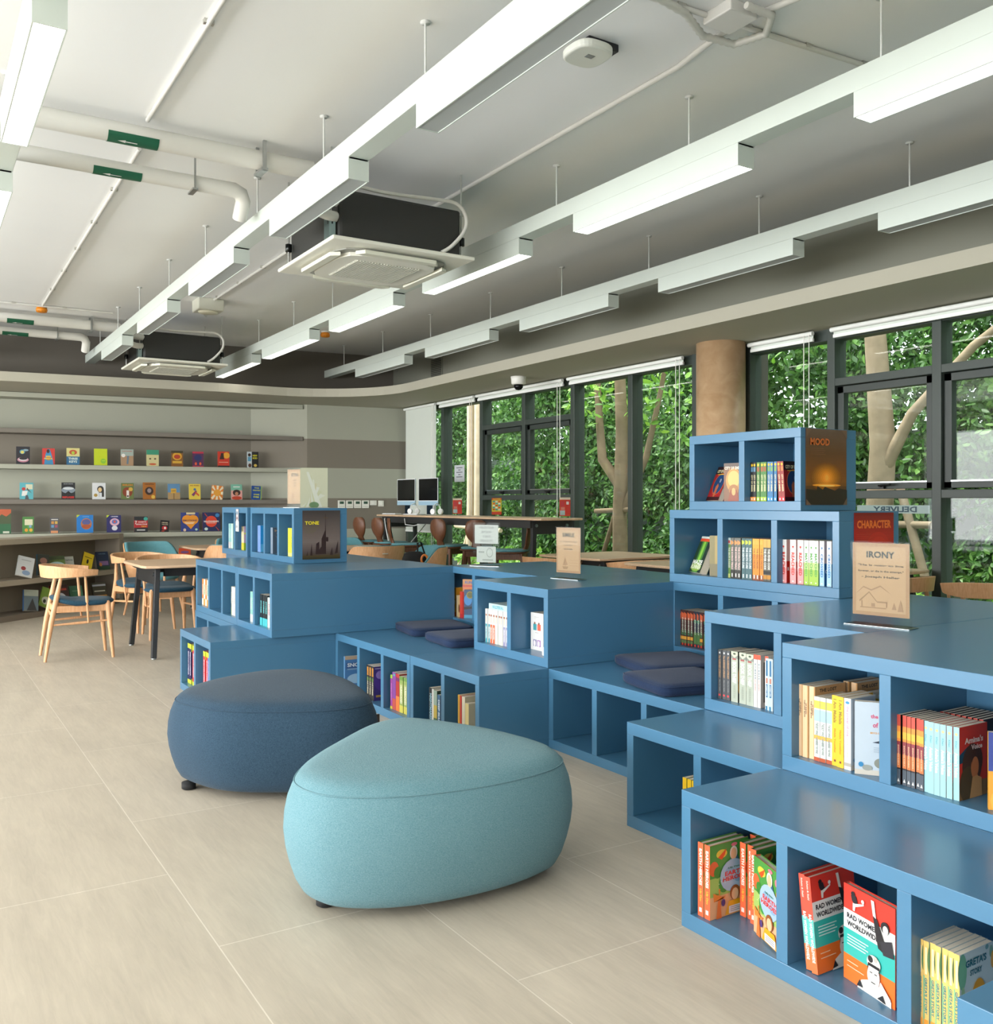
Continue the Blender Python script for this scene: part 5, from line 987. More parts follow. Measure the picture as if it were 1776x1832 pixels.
B_('whitetop', 'cream covered picture book', .03, .212, .17, '#cfc6a8', [('r', 0, 0, 1, 1, '#e0d8c0')], [('r', .2, .8, .9, .83, '#a89a78')]); B_('creamblk', 'cream paperback with a black silhouette', .035, .185, .14, '#d2c9ac', [('r', 0, 0, 1, 1, '#e2cf8f')], [('p', [(.5, .0), (.9, .0), (.9, .6), (.7, .7), (.5, .6)], '#1a1a1c'), ('e', .2, .15, .1, .08, '#c9a83a')])
def atlas(key, d, c): B_(key, d, .045, .262, .18, c, [('r', 0, .88, 1, 1, '#c9d83a'), ('r', 0, 0, 1, .1, '#c9d83a'), ('T', 'ENCYCLOPEDIA', .5, .5, .6, .4, '#e8e6f0')], [('p', [(0, 1), (.35, 1), (0, .8)], '#c9d83a'), ('p', [(0, 0), (.35, 0), (0, .15)], '#c9d83a')], hard=1)
atlas('navybk', 'tall navy hardback with lime corners', '#2a1f52'); atlas('crimbk', 'tall red hardback with lime corners', '#c92a34'); atlas('cyanbk', 'tall bright blue hardback with lime top', '#2f7fd8')
def simple(key, d, th, ht, c, c2, c3='#f0f0ea', cov=()): B_(key, d, th, ht, .14, c, [('r', 0, 0, 1, 1, c), ('r', 0, .0, 1, .25, c2), ('T', 'STORIES', .5, .6, .4, .45, c3)], cov)
simple('mint', 'mint spined paperback', .036, .2, '#8fd0c4', '#e8f0ea'); simple('pink', 'hot pink spined paperback', .05, .2, '#d8356a', '#e84a7a', '#f0c83a'); simple('cyblk', 'black and cyan spined paperback', .046, .2, '#17242a', '#4ac0c8', '#6fd0d4'); simple('whmint', 'white and mint spined book', .05, .19, '#cfe8e2', '#e8f4f0', '#d05a6a')
simple('org', 'orange and white spined paperback', .048, .2, '#ef8a3c', '#f4e8d4'); simple('orgw', 'white and green topped paperback', .05, .2, '#e8e6da', '#ef9a3c', '#3f9a5a', [('r', 0, .6, 1, 1, '#5fb0b8'), ('r', 0, 0, 1, .3, '#ef8a2c')]); simple('whgr', 'white spined book in the far stack', .04, .2, '#e6e4e0', '#d9d6d2', '#a9a6a2'); simple('dkgrn', 'dark green thin book', .025, .2, '#33452f', '#5f8a4a')
simple('aqcov', 'pale aqua spined paperback', .032, .212, '#9fd4d4', '#f0dcd8', '#f4f8f4'); B_('girl', 'aqua book with a dark haired girl in red', .05, .212, .14, '#8fc6c8', [('r', 0, 0, 1, 1, '#bfe0d4')], [('e', .6, .45, .22, .16, '#1d1820'), ('e', .6, .3, .25, .12, '#b0304a'), ('r', .4, 0, .85, .22, '#4a2a6a'), ('e', .7, .9, .1, .1, '#c9a83a')])
B_('lilac', 'lilac and yellow covered paperback', .032, .195, .14, '#c9a8c4', [('r', 0, 0, 1, 1, '#e8dcb4'), ('r', 0, 0, 1, .3, '#d8d03a')], [('r', 0, 0, 1, .3, '#9ac03a'), ('e', .3, .7, .3, .06, '#d8e06a'), ('e', .85, .55, .15, .1, '#e8603a'), ('t', 'RO', .7, .35, .4, .12, '#e0a0c0')])
B_('zebra', 'sky blue covered hardback with white lettering', .026, .21, .16, '#2a9ae0', [('r', 0, 0, 1, 1, '#3f7fd0'), ('r', .3, 0, .5, 1, '#dfeaf4')], [('r', 0, 0, 1, .3, '#5fb8ea'), ('e', .6, .35, .3, .08, '#d8ecf6'), ('t', 'ZI', .55, .6, .35, .14, '#eaf6fc')])
B_('mist', 'grey blue covered paperback with a leaping dancer', .022, .2, .15, '#4f6070', [('r', 0, 0, 1, 1, '#7f93a8'), ('r', .4, 0, .6, 1, '#d0dae4')], [('t', 'MIST', .4, .88, .6, .09, '#b8957a'), ('t', 'COP', .45, .78, .5, .08, '#b8957a'), ('p', [(.1, .7), (.5, .48), (.62, .55), (.55, .4)], '#c98a6a'), ('e', .7, .5, .1, .08, '#dfe8e4'), ('p', [(.6, .4), (.75, .4), (.8, 0), (.7, 0)], '#7a4a40')])
B_('lime', 'lemon yellow spined paperback', .045, .205, .14, '#d8dc28', [('r', 0, 0, 1, 1, '#e8e640'), ('r', 0, .0, 1, .12, '#f0ee8a'), ('T', 'SUNNY', .5, .5, .4, .4, '#b8b82a')])
B_('runaway', 'orange covered comic with blue slanted lettering standing behind', .02, .262, .18, '#d8783a', [('r', 0, 0, 1, 1, '#d83a34')], [('r', 0, .86, 1, 1, '#c98a4a'), ('r', .5, .86, 1, .93, '#5a3a2a'), ('t', 'RUNAWAYS', .5, .92, .8, .07, '#4a5aa0'), ('r', 0, .8, 1, .85, '#c8402c')])
B_('yellcat', 'yellow spined cartoon paperback', .05, .2, .13, '#e8a830', [('r', 0, 0, 1, 1, '#eeb53a'), ('e', .5, .5, .35, .1, '#e8d8a0'), ('p', [(.2, .62), (.8, .6), (.7, .57), (.2, .58)], '#2a2420'), ('r', 0, 0, 1, .15, '#d8602c')])
B_('tanbk', 'tan spined paperback with brown blot', .05, .15, .13, '#cfae7c', [('r', 0, 0, .3, 1, '#e8dcc0'), ('e', .75, .4, .2, .2, '#6a3f28')]); B_('purcov', 'dark purple hardback', .055, .19, .14, '#4a2a54', [('r', 0, 0, .2, 1, '#c9a8c4')]); B_('redsl', 'thin scarlet spined paperback', .035, .18, .13, '#e0483a', [('r', 0, 0, 1, .15, '#c8303a')])
B_('tera', 'midnight blue covered paperback with gold seal and lake scene', .03, .195, .14, '#1f4a72', [('r', 0, 0, 1, 1, '#c9d0d4')], [('r', 0, 0, 1, .12, '#3f9ac0'), ('e', .7, .52, .3, .14, '#e07a2c'), ('e', .2, .65, .2, .2, '#3f8fd0'), ('e', .3, .82, .18, .13, '#9a8c3c'), ('e', .3, .82, .13, .095, '#6a6a34'), ('p', [(.0, .3), (.4, .34), (.4, .42), (0, .4)], '#10202c'), ('t', 'Bridge to', .75, .66, .45, .06, '#e8eef2'), ('t', 'Terabithia', .7, .37, .6, .07, '#eef3f6')])
def cub(i, w=0.36): return i * w
zf = lambda z: z + 0.0465
# right foreground, floor unit
g = 'orange spined hardbacks in the floor unit'
P1 = 'in left cubby of foreground floor unit'
book('earth', 1.936, 1.972, zf(0), 'orange spined hardback standing leftmost ' + P1, g)
book('earth', 1.936, 1.946, zf(0), 'orange hardback with globe cover visible, second ' + P1, g)
book('earth', 2.038, 1.906, zf(0), 'orange spined hardback, third ' + P1, g); book('earth', 2.040, 1.879, zf(0), 'orange spined hardback set back, fourth ' + P1, g); book('earth', 2.024, 1.854, zf(0), 'orange spined hardback beside the angled copy, fifth ' + P1, g)
book('earth', 2.11, 1.934, zf(0), 'orange hardback pushed to the back, sixth ' + P1, g)
book('earth', 2.006, 1.822, zf(0), 'orange hardback turned face out, rightmost ' + P1, g, rz=-1.93)
P1 = 'in middle cubby of foreground floor unit'; g = 'striped hardbacks in the floor unit'
book('rad', 1.945, 1.594, zf(0) + .002, 'leaning red and teal hardback, left spine ' + P1, g, rx=-0.11); book('rad', 1.942, 1.574, zf(0) + .001, 'leaning striped hardback with its cover visible, second ' + P1, g, rx=-0.11)
book('rad', 2.004, 1.527, zf(0), 'half open striped hardback facing out, front of the middle cubby', g, rz=-1.76)
row(1.955, zf(0), 1.300, ['greta'] * 7, 'from left in right foreground floor cubby', 'yellow spined paperbacks in the foreground')
# right foreground, raised unit
g = 'mixed paperbacks in the raised foreground unit'; pl = 'in left cubby of raised foreground unit'
row(2.365, zf(.4), 1.988, ['lost'] * 3, pl, g); row(2.363, zf(.4), 1.919, ['boywho'] * 3, pl, g); row(2.36, zf(.4), 1.855, ['malala'] * 2, pl, g)
book('power', 2.36, 1.796, zf(.4), 'white paperback with pink title, spine only, ' + pl, g); book('power', 2.356, 1.768, zf(.4), 'white paperback with a tree cover turned outward, ' + pl, g, rz=-0.95)
book('lost', 2.53, 1.93, zf(.4) , 'tan paperback standing behind the front row ' + pl, g); book('lost', 2.53, 1.90, zf(.4), 'tan paperback at the back showing THE LOST, ' + pl, g)
for k in range(5): book('boywho', 2.545, 1.868 - .022 * k, zf(.4), 'pale topped paperback in the back row, %s behind the yellow ones' % ORD[k], g)
pl = 'in middle cubby of raised foreground unit'
y_ = row(2.36, zf(.4), 1.652, ['sunset', .004, 'sunset', .004, 'sunset', .002, 'sunset', .001, 'sunset', 'sunset', .001, 'sunset'], pl, 'sunset spined paperbacks'); row(2.358, zf(.4), 1.554, ['amina'] * 6, pl, 'aqua spined paperbacks')
book('amina2', 2.37, 1.375, zf(.4), 'yellow and blue paperback with a long haired girl, facing out', 'aqua spined paperbacks', rz=-0.95)
for k in range(8): book('sunset', 2.50, 1.585 - .0165 * k, zf(.4), 'dark paperback in the back row behind the aqua spines, %s from the left' % ORD[k], 'sunset spined paperbacks', rz=0.02)
# grey and white spines below the Irony sign
pl = 'from left below the IRONY sign'; g = 'paperbacks below the IRONY sign'
row(2.78, zf(.4), 2.735, ['guern', 'guern', 'guern', .006, 'thief', .005, 'thief', .003, 'thief', 'kite', 'kite', .018, 'kite'], pl, g); row(2.775, zf(.4), 2.482, ['bluew', 'bluew'], pl + ', right end', g)
for k in range(3): book(['guern', 'guern', 'thief'][k], 2.93, 2.56 - .03 * k, zf(.4), 'back row paperback %s, behind the white spines, ' % ORD[k] + pl, g)
row(2.37, zf(0), 2.508, ['yelpap', .004, 'yelpap', .003, 'yelpap'], 'from left right of light pouf', 'yellow paperbacks near the floor')
# tower
pl = 'from left on second tower level'; row(3.64, zf(.4), 3.885, ['dragonred'] * 5 + ['dragongrn'] * 2 + ['dragonred', 'dragongrn', 'dragongrn'], pl, 'dark fantasy spines in the tower')
t = thing('pencil_cup', 'small cream cup on the second tower level', 'cup', (3.75, 3.62, zf(.4))); MB().lathe([(0.028, 0), (0.032, 0.01), (0.032, .212), (0.026, .218)], col='#e6d8c0').build('cup_body', 'plastic', t)
t['label'] = 'tall cream bottle behind the dark red spines'; t['category'] = 'bottle'; t.name = 'bottle'
book('mazecov', 3.72, 3.855, zf(.8), 'open paperback with green leafy cover leaning in the third tower level', 'books on the third tower level', rz=-1.35, ry=0.0).rotation_euler = (-0.40, 0.0, -1.9)
book('goldcov', 3.66, 3.655, zf(.8), 'golden misty covered book standing face out on the third tower level', 'books on the third tower level', rz=-1.03)
row(3.64, zf(.8), 3.541, ['runner', .001, 'runner', .001] + ['scorch'] * 3 + [.002] + ['cure'] * 3 + [.001] + ['kill'] * 3 + ['fever'] * 2, 'in middle cubby of third tower level', 'thriller spines on the third tower level')
y = row(3.64, zf(.8), 3.160, ['reached', .019, 'reached', .007, 'reached', .004, 'matched', 'matched', .001, 'matched', .003, 'crossed', .014, 'crossed'], 'in right cubby of third tower level', 'white topped spines on the third tower level')

book('embercov', 3.70, 3.71, zf(1.2), 'red and blue covered paperback leaning in the top tower unit', 'books in the top tower unit', rz=-1.3).rotation_euler = (-0.40, 0.0, -1.85)
bpy.context.view_layer.update()
book('skull', 3.662, 3.545, zf(1.2), 'brown covered paperback with glowing dome, face out in the top tower unit', 'books in the top tower unit', rz=-1.5)
row(3.64, zf(1.2), 3.376, ['embblk'] * 3 + [.003] + ['embgrn', .001, 'embgrn', 'embgrn', .002] + ['embblu', 'embblu', .004, 'embblu'], 'from left in top tower unit', 'books in the top tower unit')
book('embred', 3.64, 3.160, zf(1.2), 'left crimson spined paperback leaning in the top tower unit', 'books in the top tower unit', rx=-0.06); book('embred', 3.64, 3.140, zf(1.2), 'right crimson paperback with a hand on its cover in the top tower unit', 'books in the top tower unit', rx=-0.06)
# middle units
pl = 'from left under the SIMILE sign'
row(2.785, zf(.4), 4.548, ['selteal', 'selteal', 'selorg', 'selorg', 'selcrm', 'selcrm', 'selcrm', 'sellil', 'sellil', 'selpur'][:], pl, 'gowned series spines'); 
book('selflat', 2.78, 4.50, zf(.4) + .1912 + .017, 'pale aqua paperback lying flat on top of the gowned series', 'gowned series spines', rx=PI / 2).rotation_euler = (PI / 2, 0, 0)
book('boxset', 2.86, 4.138, zf(.4), 'white slipcase with four small portraits on its end', 'gowned series spines')
t = thing('ear_buds_case', 'small glossy white box in front of the slipcase', 'box', (2.80, 3.955, zf(.4))); MB().box(-.02, .02, -.025, .025, 0, .045, '#ecebe8').build('box_body', 'plastic', t, .006)
pl = 'in unit below the water notice'; g = 'books in the unit below the water notice'
book('runaway', 3.262, 5.62, zf(.4), BOOKS['runaway']['d'] + ' ' + pl, g, rz=-0.9); y = row(3.225, zf(.4), 5.713, ['yellcat', .004, 'tanbk', .003, 'redsl'], pl, g)
book('purcov', 3.42, 5.64, zf(.4), 'dark purple hardback at the back ' + pl, g); book('tera', 3.238, 5.56, zf(.4), BOOKS['tera']['d'] + ' ' + pl, g, rz=-0.75)
pl = 'in floor unit below cushions'; g = 'books in the floor unit below the cushions'
row(2.372, zf(0), 5.655, ['yelthin'], pl + ', left end', g); book('snow', 2.372, 5.605, zf(0), BOOKS['snow']['d'] + ', left end below cushions', g, rz=-.1)
row(2.37, zf(0), 5.255, ['fowl'] * 3, pl + ', second cubby', g, 0); row(2.37, zf(0), 4.925, ['purpthin', 'purp', 'redsp', 'grnyel', .004, 'grnyel'], pl + ', third cubby', g)
row(2.37, zf(0), 4.455, ['blksp', 'whtsp', 'yelgrn', 'blusp'], pl + ', fourth cubby', g); row(2.37, zf(0), 4.140, ['gold', 'redthin', 'whitetop', .004, 'creamblk'], pl + ', fifth cubby', g)
# far stack
pl = 'in the low far-left step'; g = 'tall hardbacks in the far-left step'
row(1.57, zf(0), 6.352, ['navybk', 'navybk', .03, 'crimbk'], pl, g); row(1.57, zf(0), 5.955, ['crimbk', 'crimbk', 'cyanbk'], pl + ', right cubby', g)
pl = 'on far stack second level'; g = 'books on the second level of the far stack'
row(1.935, zf(.4), 7.39, ['org', 'orgw', 'org', 'orgw', 'orgw'], pl + ', left end', g); row(1.935, zf(.4), 6.615, ['dkgrn', 'whgr', 'whgr', 'whgr'], pl + ', third cubby', g)
row(1.935, zf(.4), 6.165, ['mint', 'mint', 'pink'], pl + ', fourth cubby', g); row(1.935, zf(.4), 5.96, ['cyblk', .004, 'cyblk', .002, 'cyblk', 'whmint'], pl + ', fifth cubby', g)
pl = 'in the TONE unit'; g = 'books on the top level of the far stack'
row(2.355, zf(.8), 8.105, ['aqcov', 'aqcov', 'girl'], 'in top unit with paper tag', g); row(2.355, zf(.8), 7.74, ['lilac', 'lilac'], 'at right of unit with paper tag', g)
row(2.372, zf(.8), 7.37, ['zebra', 'zebra', 'zebra'], pl + ', left end', g); row(2.372, zf(.8), 7.06, ['mist', 'mist'], pl + ', middle cubby', g); row(2.372, zf(.8), 6.665, ['lime'] * 3, pl + ', right cubby', g)

# ---------------- shelf wall ----------------
def wallboard(x0, x1, z0, z1, col, label, dpt=0.30, end=0.12):
    """a long shelf set into the recess; its right end tapers into the slanting cheek"""
    t = thing('wall_shelf', label, 'shelf', (x0, wy(x0), z0), 0, 'long painted shelves on the back wall'); m = MB((x0, wy(x0), z0))
    m.prism([(x0, wy(x0, 0)), (x1, wy(x1, 0)), (x1 + .02, wy(x1, -0.02)), (4.02, wy(4.0, -0.30)), (x0, wy(x0, -0.315))], z0, z1, col)
    m.build('shelf_board', 'wall', t, 0.003); return t
SH = [(0.80, .857, LT), (1.222, 1.277, '#77726a'), (1.652, 1.708, LT), (2.09, 2.145, '#77726a'), (2.525, 2.585, LT)]
for (a, b, c_), lb in zip(SH, ('lowest long pale shelf with activity books', 'taupe shelf at eye level holding ten books', 'long pale shelf holding the row of upper books', 'empty taupe shelf above the upper books', 'topmost pale shelf just under the soffit')): wallboard(XL, 4.6, a, b, c_, lb)
wallboard(1.9, 4.6, 0.375, 0.43, LT, 'short low shelf behind the tub chairs'); wallboard(1.9, 4.6, 0.0, 0.06, DK, 'plinth shelf behind the tub chairs')
def face(key, x, z, label, grp, dy=0.06, tilt=-0.06, roll=0.0, s=1.0, rz=None):
    th, wd = BOOKS[key]['th'], BOOKS[key]['wd']
    t = book(key, x, wy(x, -dy), z + 0.002, label, grp); t.rotation_euler = (tilt, roll, wr if rz is None else rz); t.scale = (s, s, s); return t
fi = [0]
def fbook(d, wd, ht, col, cov, th=.018, sp=None):
    k = 'f%d' % fi[0]; fi[0] += 1; B_(k, d, th, ht, wd, col, [('r', 0, 0, 1, 1, sp or col)], cov); return k
r_, e_, t_, p_ = 'r', 'e', 't', 'p'
rowA = [ # upper row: x centre, design
 (1.195, fbook('black book with a pink and white swirl', .15, .215, '#22222c', [(e_, .5, .25, .42, .15, '#c9879a'), (e_, .5, .28, .34, .1, '#e8dfe2'), (e_, .52, .32, .3, .08, '#22222c'), (e_, .45, .7, .2, .13, '#4f9ab0'), (e_, .45, .68, .13, .09, '#e8d86a'), (e_, .7, .8, .2, .06, '#8fb0c0')])),
 (1.475, fbook('red book with a blue hooded figure', .14, .2, '#d8403a', [(p_, [(.15, 0), (.9, 0), (.75, .6), (.6, .95), (.4, .95), (.25, .6)], '#3f93c4'), (e_, .47, .82, .12, .12, '#4a2a20'), (e_, .5, .4, .2, .15, '#c98a3a'), (t_, 'RED', .5, .5, .4, .08, '#e8dc6a'), (t_, 'PENCIL', .5, .36, .7, .09, '#e8dc6a')])),
 (1.75, fbook('blue and yellow book reading THREE KEYS', .15, .21, '#2f6f9a', [(r_, 0, .5, 1, 1, '#e0d890'), (e_, .5, .75, .3, .15, '#c85a3a'), (e_, .5, .72, .12, .1, '#b9d84a'), (t_, 'THREE', .5, .37, .7, .13, '#dcefe8'), (t_, 'KEYS', .5, .19, .6, .13, '#dcefe8')])),
 (2.065, fbook('plain lime yellow book', .155, .21, '#c9dc1e', [(e_, .7, .25, .2, .15, '#8cc83a'), (t_, 'GIVER', .7, .28, .26, .06, '#c9e84a')], sp='#a8c81e')),
 (2.375, fbook('pale blue and brown book with a white circle', .15, .21, '#a8b8b0', [(r_, 0, 0, 1, .6, '#b09070'), (e_, .2, .62, .15, .11, '#f2f0ea'), (p_, [(.45, .1), (.6, .1), (.65, .6), (.5, .6)], '#6a7f90'), (t_, 'CLAYTON BYRD', .5, .88, .8, .06, '#c05a4a')])),
 (2.68, fbook('green topped book with a pale face', .15, .21, '#d8cf9a', [(r_, 0, .7, 1, 1, '#3f9a7a'), (e_, .3, .45, .09, .05, '#5a4a30'), (e_, .7, .45, .09, .05, '#5a4a30'), (e_, .5, .12, .3, .06, '#c9603a')])),
 (2.98, fbook('brown and yellow book with windows', .145, .205, '#8a5a24', [(e_, .5, .65, .4, .25, '#e0a82c'), (e_, .5, .62, .28, .14, '#b8402a'), (r_, .1, .2, .9, .35, '#e0b03a'), (r_, 0, .86, 1, 1, '#3f3a24')])),
 (3.24, fbook('purple and red book with a blue tree', .14, .2, '#5a2a54', [(e_, .5, .6, .35, .2, '#27336a'), (r_, .45, .1, .55, .6, '#27336a'), (r_, 0, .88, 1, 1, '#c0304a'), (e_, .3, .2, .1, .1, '#e8603a'), (e_, .7, .2, .1, .1, '#e8603a'), (r_, 0, 0, 1, .06, '#c0304a')])),
 (3.565, fbook('red and orange book with flames', .15, .21, '#d23a24', [(e_, .75, .75, .28, .2, '#f2b03a'), (p_, [(.15, .5), (.55, .5), (.5, .9), (.3, .9)], '#3a2420'), (r_, .1, .3, .9, .33, '#f0c0a8'), (r_, 0, 0, 1, .1, '#2f2a2c')])),
 (3.945, fbook('black book with yellow lettering and a boy in blue', .155, .215, '#1c1d22', [(r_, 0, 0, .42, 1, '#c9d4d8'), (e_, .22, .8, .13, .1, '#3a2a24'), (r_, .08, .4, .36, .68, '#5fa0c0'), (t_, 'NEW', .7, .76, .4, .11, '#e0d82c'), (t_, 'KID', .7, .6, .4, .11, '#e0d82c'), (e_, .72, .14, .14, .09, '#e0c05a'), (e_, .25, .14, .14, .12, '#5a3a30')]))]
for i, (x, k) in enumerate(rowA): face(k, x - BOOKS[k]['wd'] / 2, 1.708, '%s, %s on the upper wall shelf' % (BOOKS[k]['d'], ORD[i]), 'books facing out on the upper wall shelf')
rowB = [
 (1.232, fbook('aqua book with a red haired figure', .15, .205, '#5fb8c4', [(r_, .45, .6, .95, .9, '#e0dfc0'), (e_, .3, .62, .14, .1, '#c83a34'), (p_, [(.15, .2), (.5, .2), (.6, .5), (.2, .5)], '#efefea'), (p_, [(.4, 0), (.7, 0), (.6, .25), (.45, .25)], '#4a5058'), (p_, [(.5, .6), (.9, .35), (.95, .3), (.55, .7)], '#5a5048')])),
 (1.696, fbook('black book reading REFUGEE in red', .155, .21, '#1f2228', [(e_, .5, .55, .5, .2, '#8a98a4'), (e_, .5, .65, .4, .08, '#d8e0e4'), (p_, [(.1, .22), (.9, .22), (.5, .5)], '#17181c'), (t_, 'REFUGEE', .5, .12, .86, .12, '#e02a24'), (t_, 'ALAN GRATZ', .5, .92, .7, .05, '#b8bcc0')], th=.026, sp='#14151a')),
 (2.045, fbook('white book with a black haired portrait', .155, .21, '#e4e8ea', [(e_, .62, .62, .25, .2, '#2c2c2c'), (r_, .5, .15, .88, .6, '#2c2c2c'), (e_, .58, .58, .14, .14, '#e8c890'), (e_, .26, .25, .14, .1, '#b89a4a'), (r_, .52, .1, .72, .4, '#dfe6ec')])),
 (2.38, fbook('green edged book with a spaniel face', .15, .21, '#6a7a44', [(e_, .5, .45, .4, .3, '#8a3f24'), (r_, .42, .1, .62, .55, '#efe8e0'), (e_, .52, .2, .08, .05, '#1a1414'), (e_, .75, .62, .17, .12, '#d8b04a'), (t_, 'SHILOH', .5, .88, .8, .1, '#e08a2c')])),
 (2.64, fbook('gold brown book with a round dark portrait', .155, .22, '#a8661c', [(e_, .5, .5, .33, .24, '#33201c'), (e_, .5, .52, .16, .13, '#9a8a8a'), (e_, .8, .15, .15, .11, '#e0b84a'), (t_, 'CRISPIN', .5, .9, .7, .06, '#3a2410')])),
 (2.94, fbook('blue and sand book with a yellow sign', .15, .205, '#5f8fb8', [(r_, 0, 0, 1, .45, '#b09060'), (r_, .25, .4, .7, .7, '#d8a83c'), (r_, .45, 0, .55, .4, '#8a6a3a'), (t_, 'LOST', .48, .55, .34, .08, '#6a4a1c')])),
 (3.20, fbook('yellow book with a jumping cartoon figure', .145, .205, '#e8cc4a', [(t_, 'NO FIXED', .5, .9, .8, .07, '#8a2a2a'), (e_, .5, .65, .12, .08, '#3a6aa0'), (p_, [(.2, .3), (.6, .6), (.7, .5), (.4, .2)], '#7a3a6a'), (p_, [(.6, .5), (.9, .3), (.85, .2), (.5, .4)], '#d85a2c')])),
 (3.475, fbook('slanting cream book with an orange sun', .15, .195, '#e88a34', [(p_, [(.45, .5), (.55, .5), (.6, 1), (.4, 1)], '#f4e8c8'), (p_, [(.5, .45), (.5, .55), (1, .62), (1, .4)], '#f4e8c8'), (p_, [(.45, .5), (.55, .5), (.6, 0), (.4, 0)], '#f4e8c8'), (p_, [(.5, .45), (.5, .55), (0, .62), (0, .4)], '#f4e8c8'), (p_, [(.5, .45), (.45, .55), (.1, 1), (.0, .85)], '#f4e8c8'), (p_, [(.5, .45), (.55, .55), (.9, 1), (1, .85)], '#f4e8c8'), (p_, [(.5, .45), (.45, .55), (0, .12), (.15, 0)], '#f4e8c8'), (p_, [(.5, .55), (.55, .45), (1, .12), (.85, 0)], '#f4e8c8'), (e_, .5, .5, .32, .24, '#f0a83c')])),
 (3.735, fbook('mint and coral book with a dark haired girl', .145, .205, '#7fc0a8', [(r_, 0, 0, 1, .6, '#e8a8a0'), (e_, .5, .45, .35, .2, '#3a2420'), (e_, .5, .38, .15, .12, '#c98a6a'), (e_, .5, .1, .45, .12, '#c8482c'), (r_, .2, .8, .8, .86, '#e8efe8')])),
 (3.99, fbook('blue book with yellow hand lettering, tilted', .13, .19, '#1f4f9a', [(t_, 'THE', .5, .85, .5, .09, '#d8dc3a'), (t_, 'GREATEST', .5, .68, .8, .09, '#d8dc3a'), (t_, 'GAME', .5, .38, .6, .1, '#d8dc3a'), (t_, 'EVER', .5, .2, .6, .1, '#d8dc3a'), (r_, .93, 0, 1, 1, '#9ac83a')]))]
for i, (x, k) in enumerate(rowB): face(k, x - BOOKS[k]['wd'] / 2, 1.277, '%s, %s on the eye-level shelf' % (BOOKS[k]['d'], ORD[i]), 'books facing out on the eye-level wall shelf', roll=0.10 if i in (7,) else (0.06 if i == 9 else 0), tilt=-0.12)
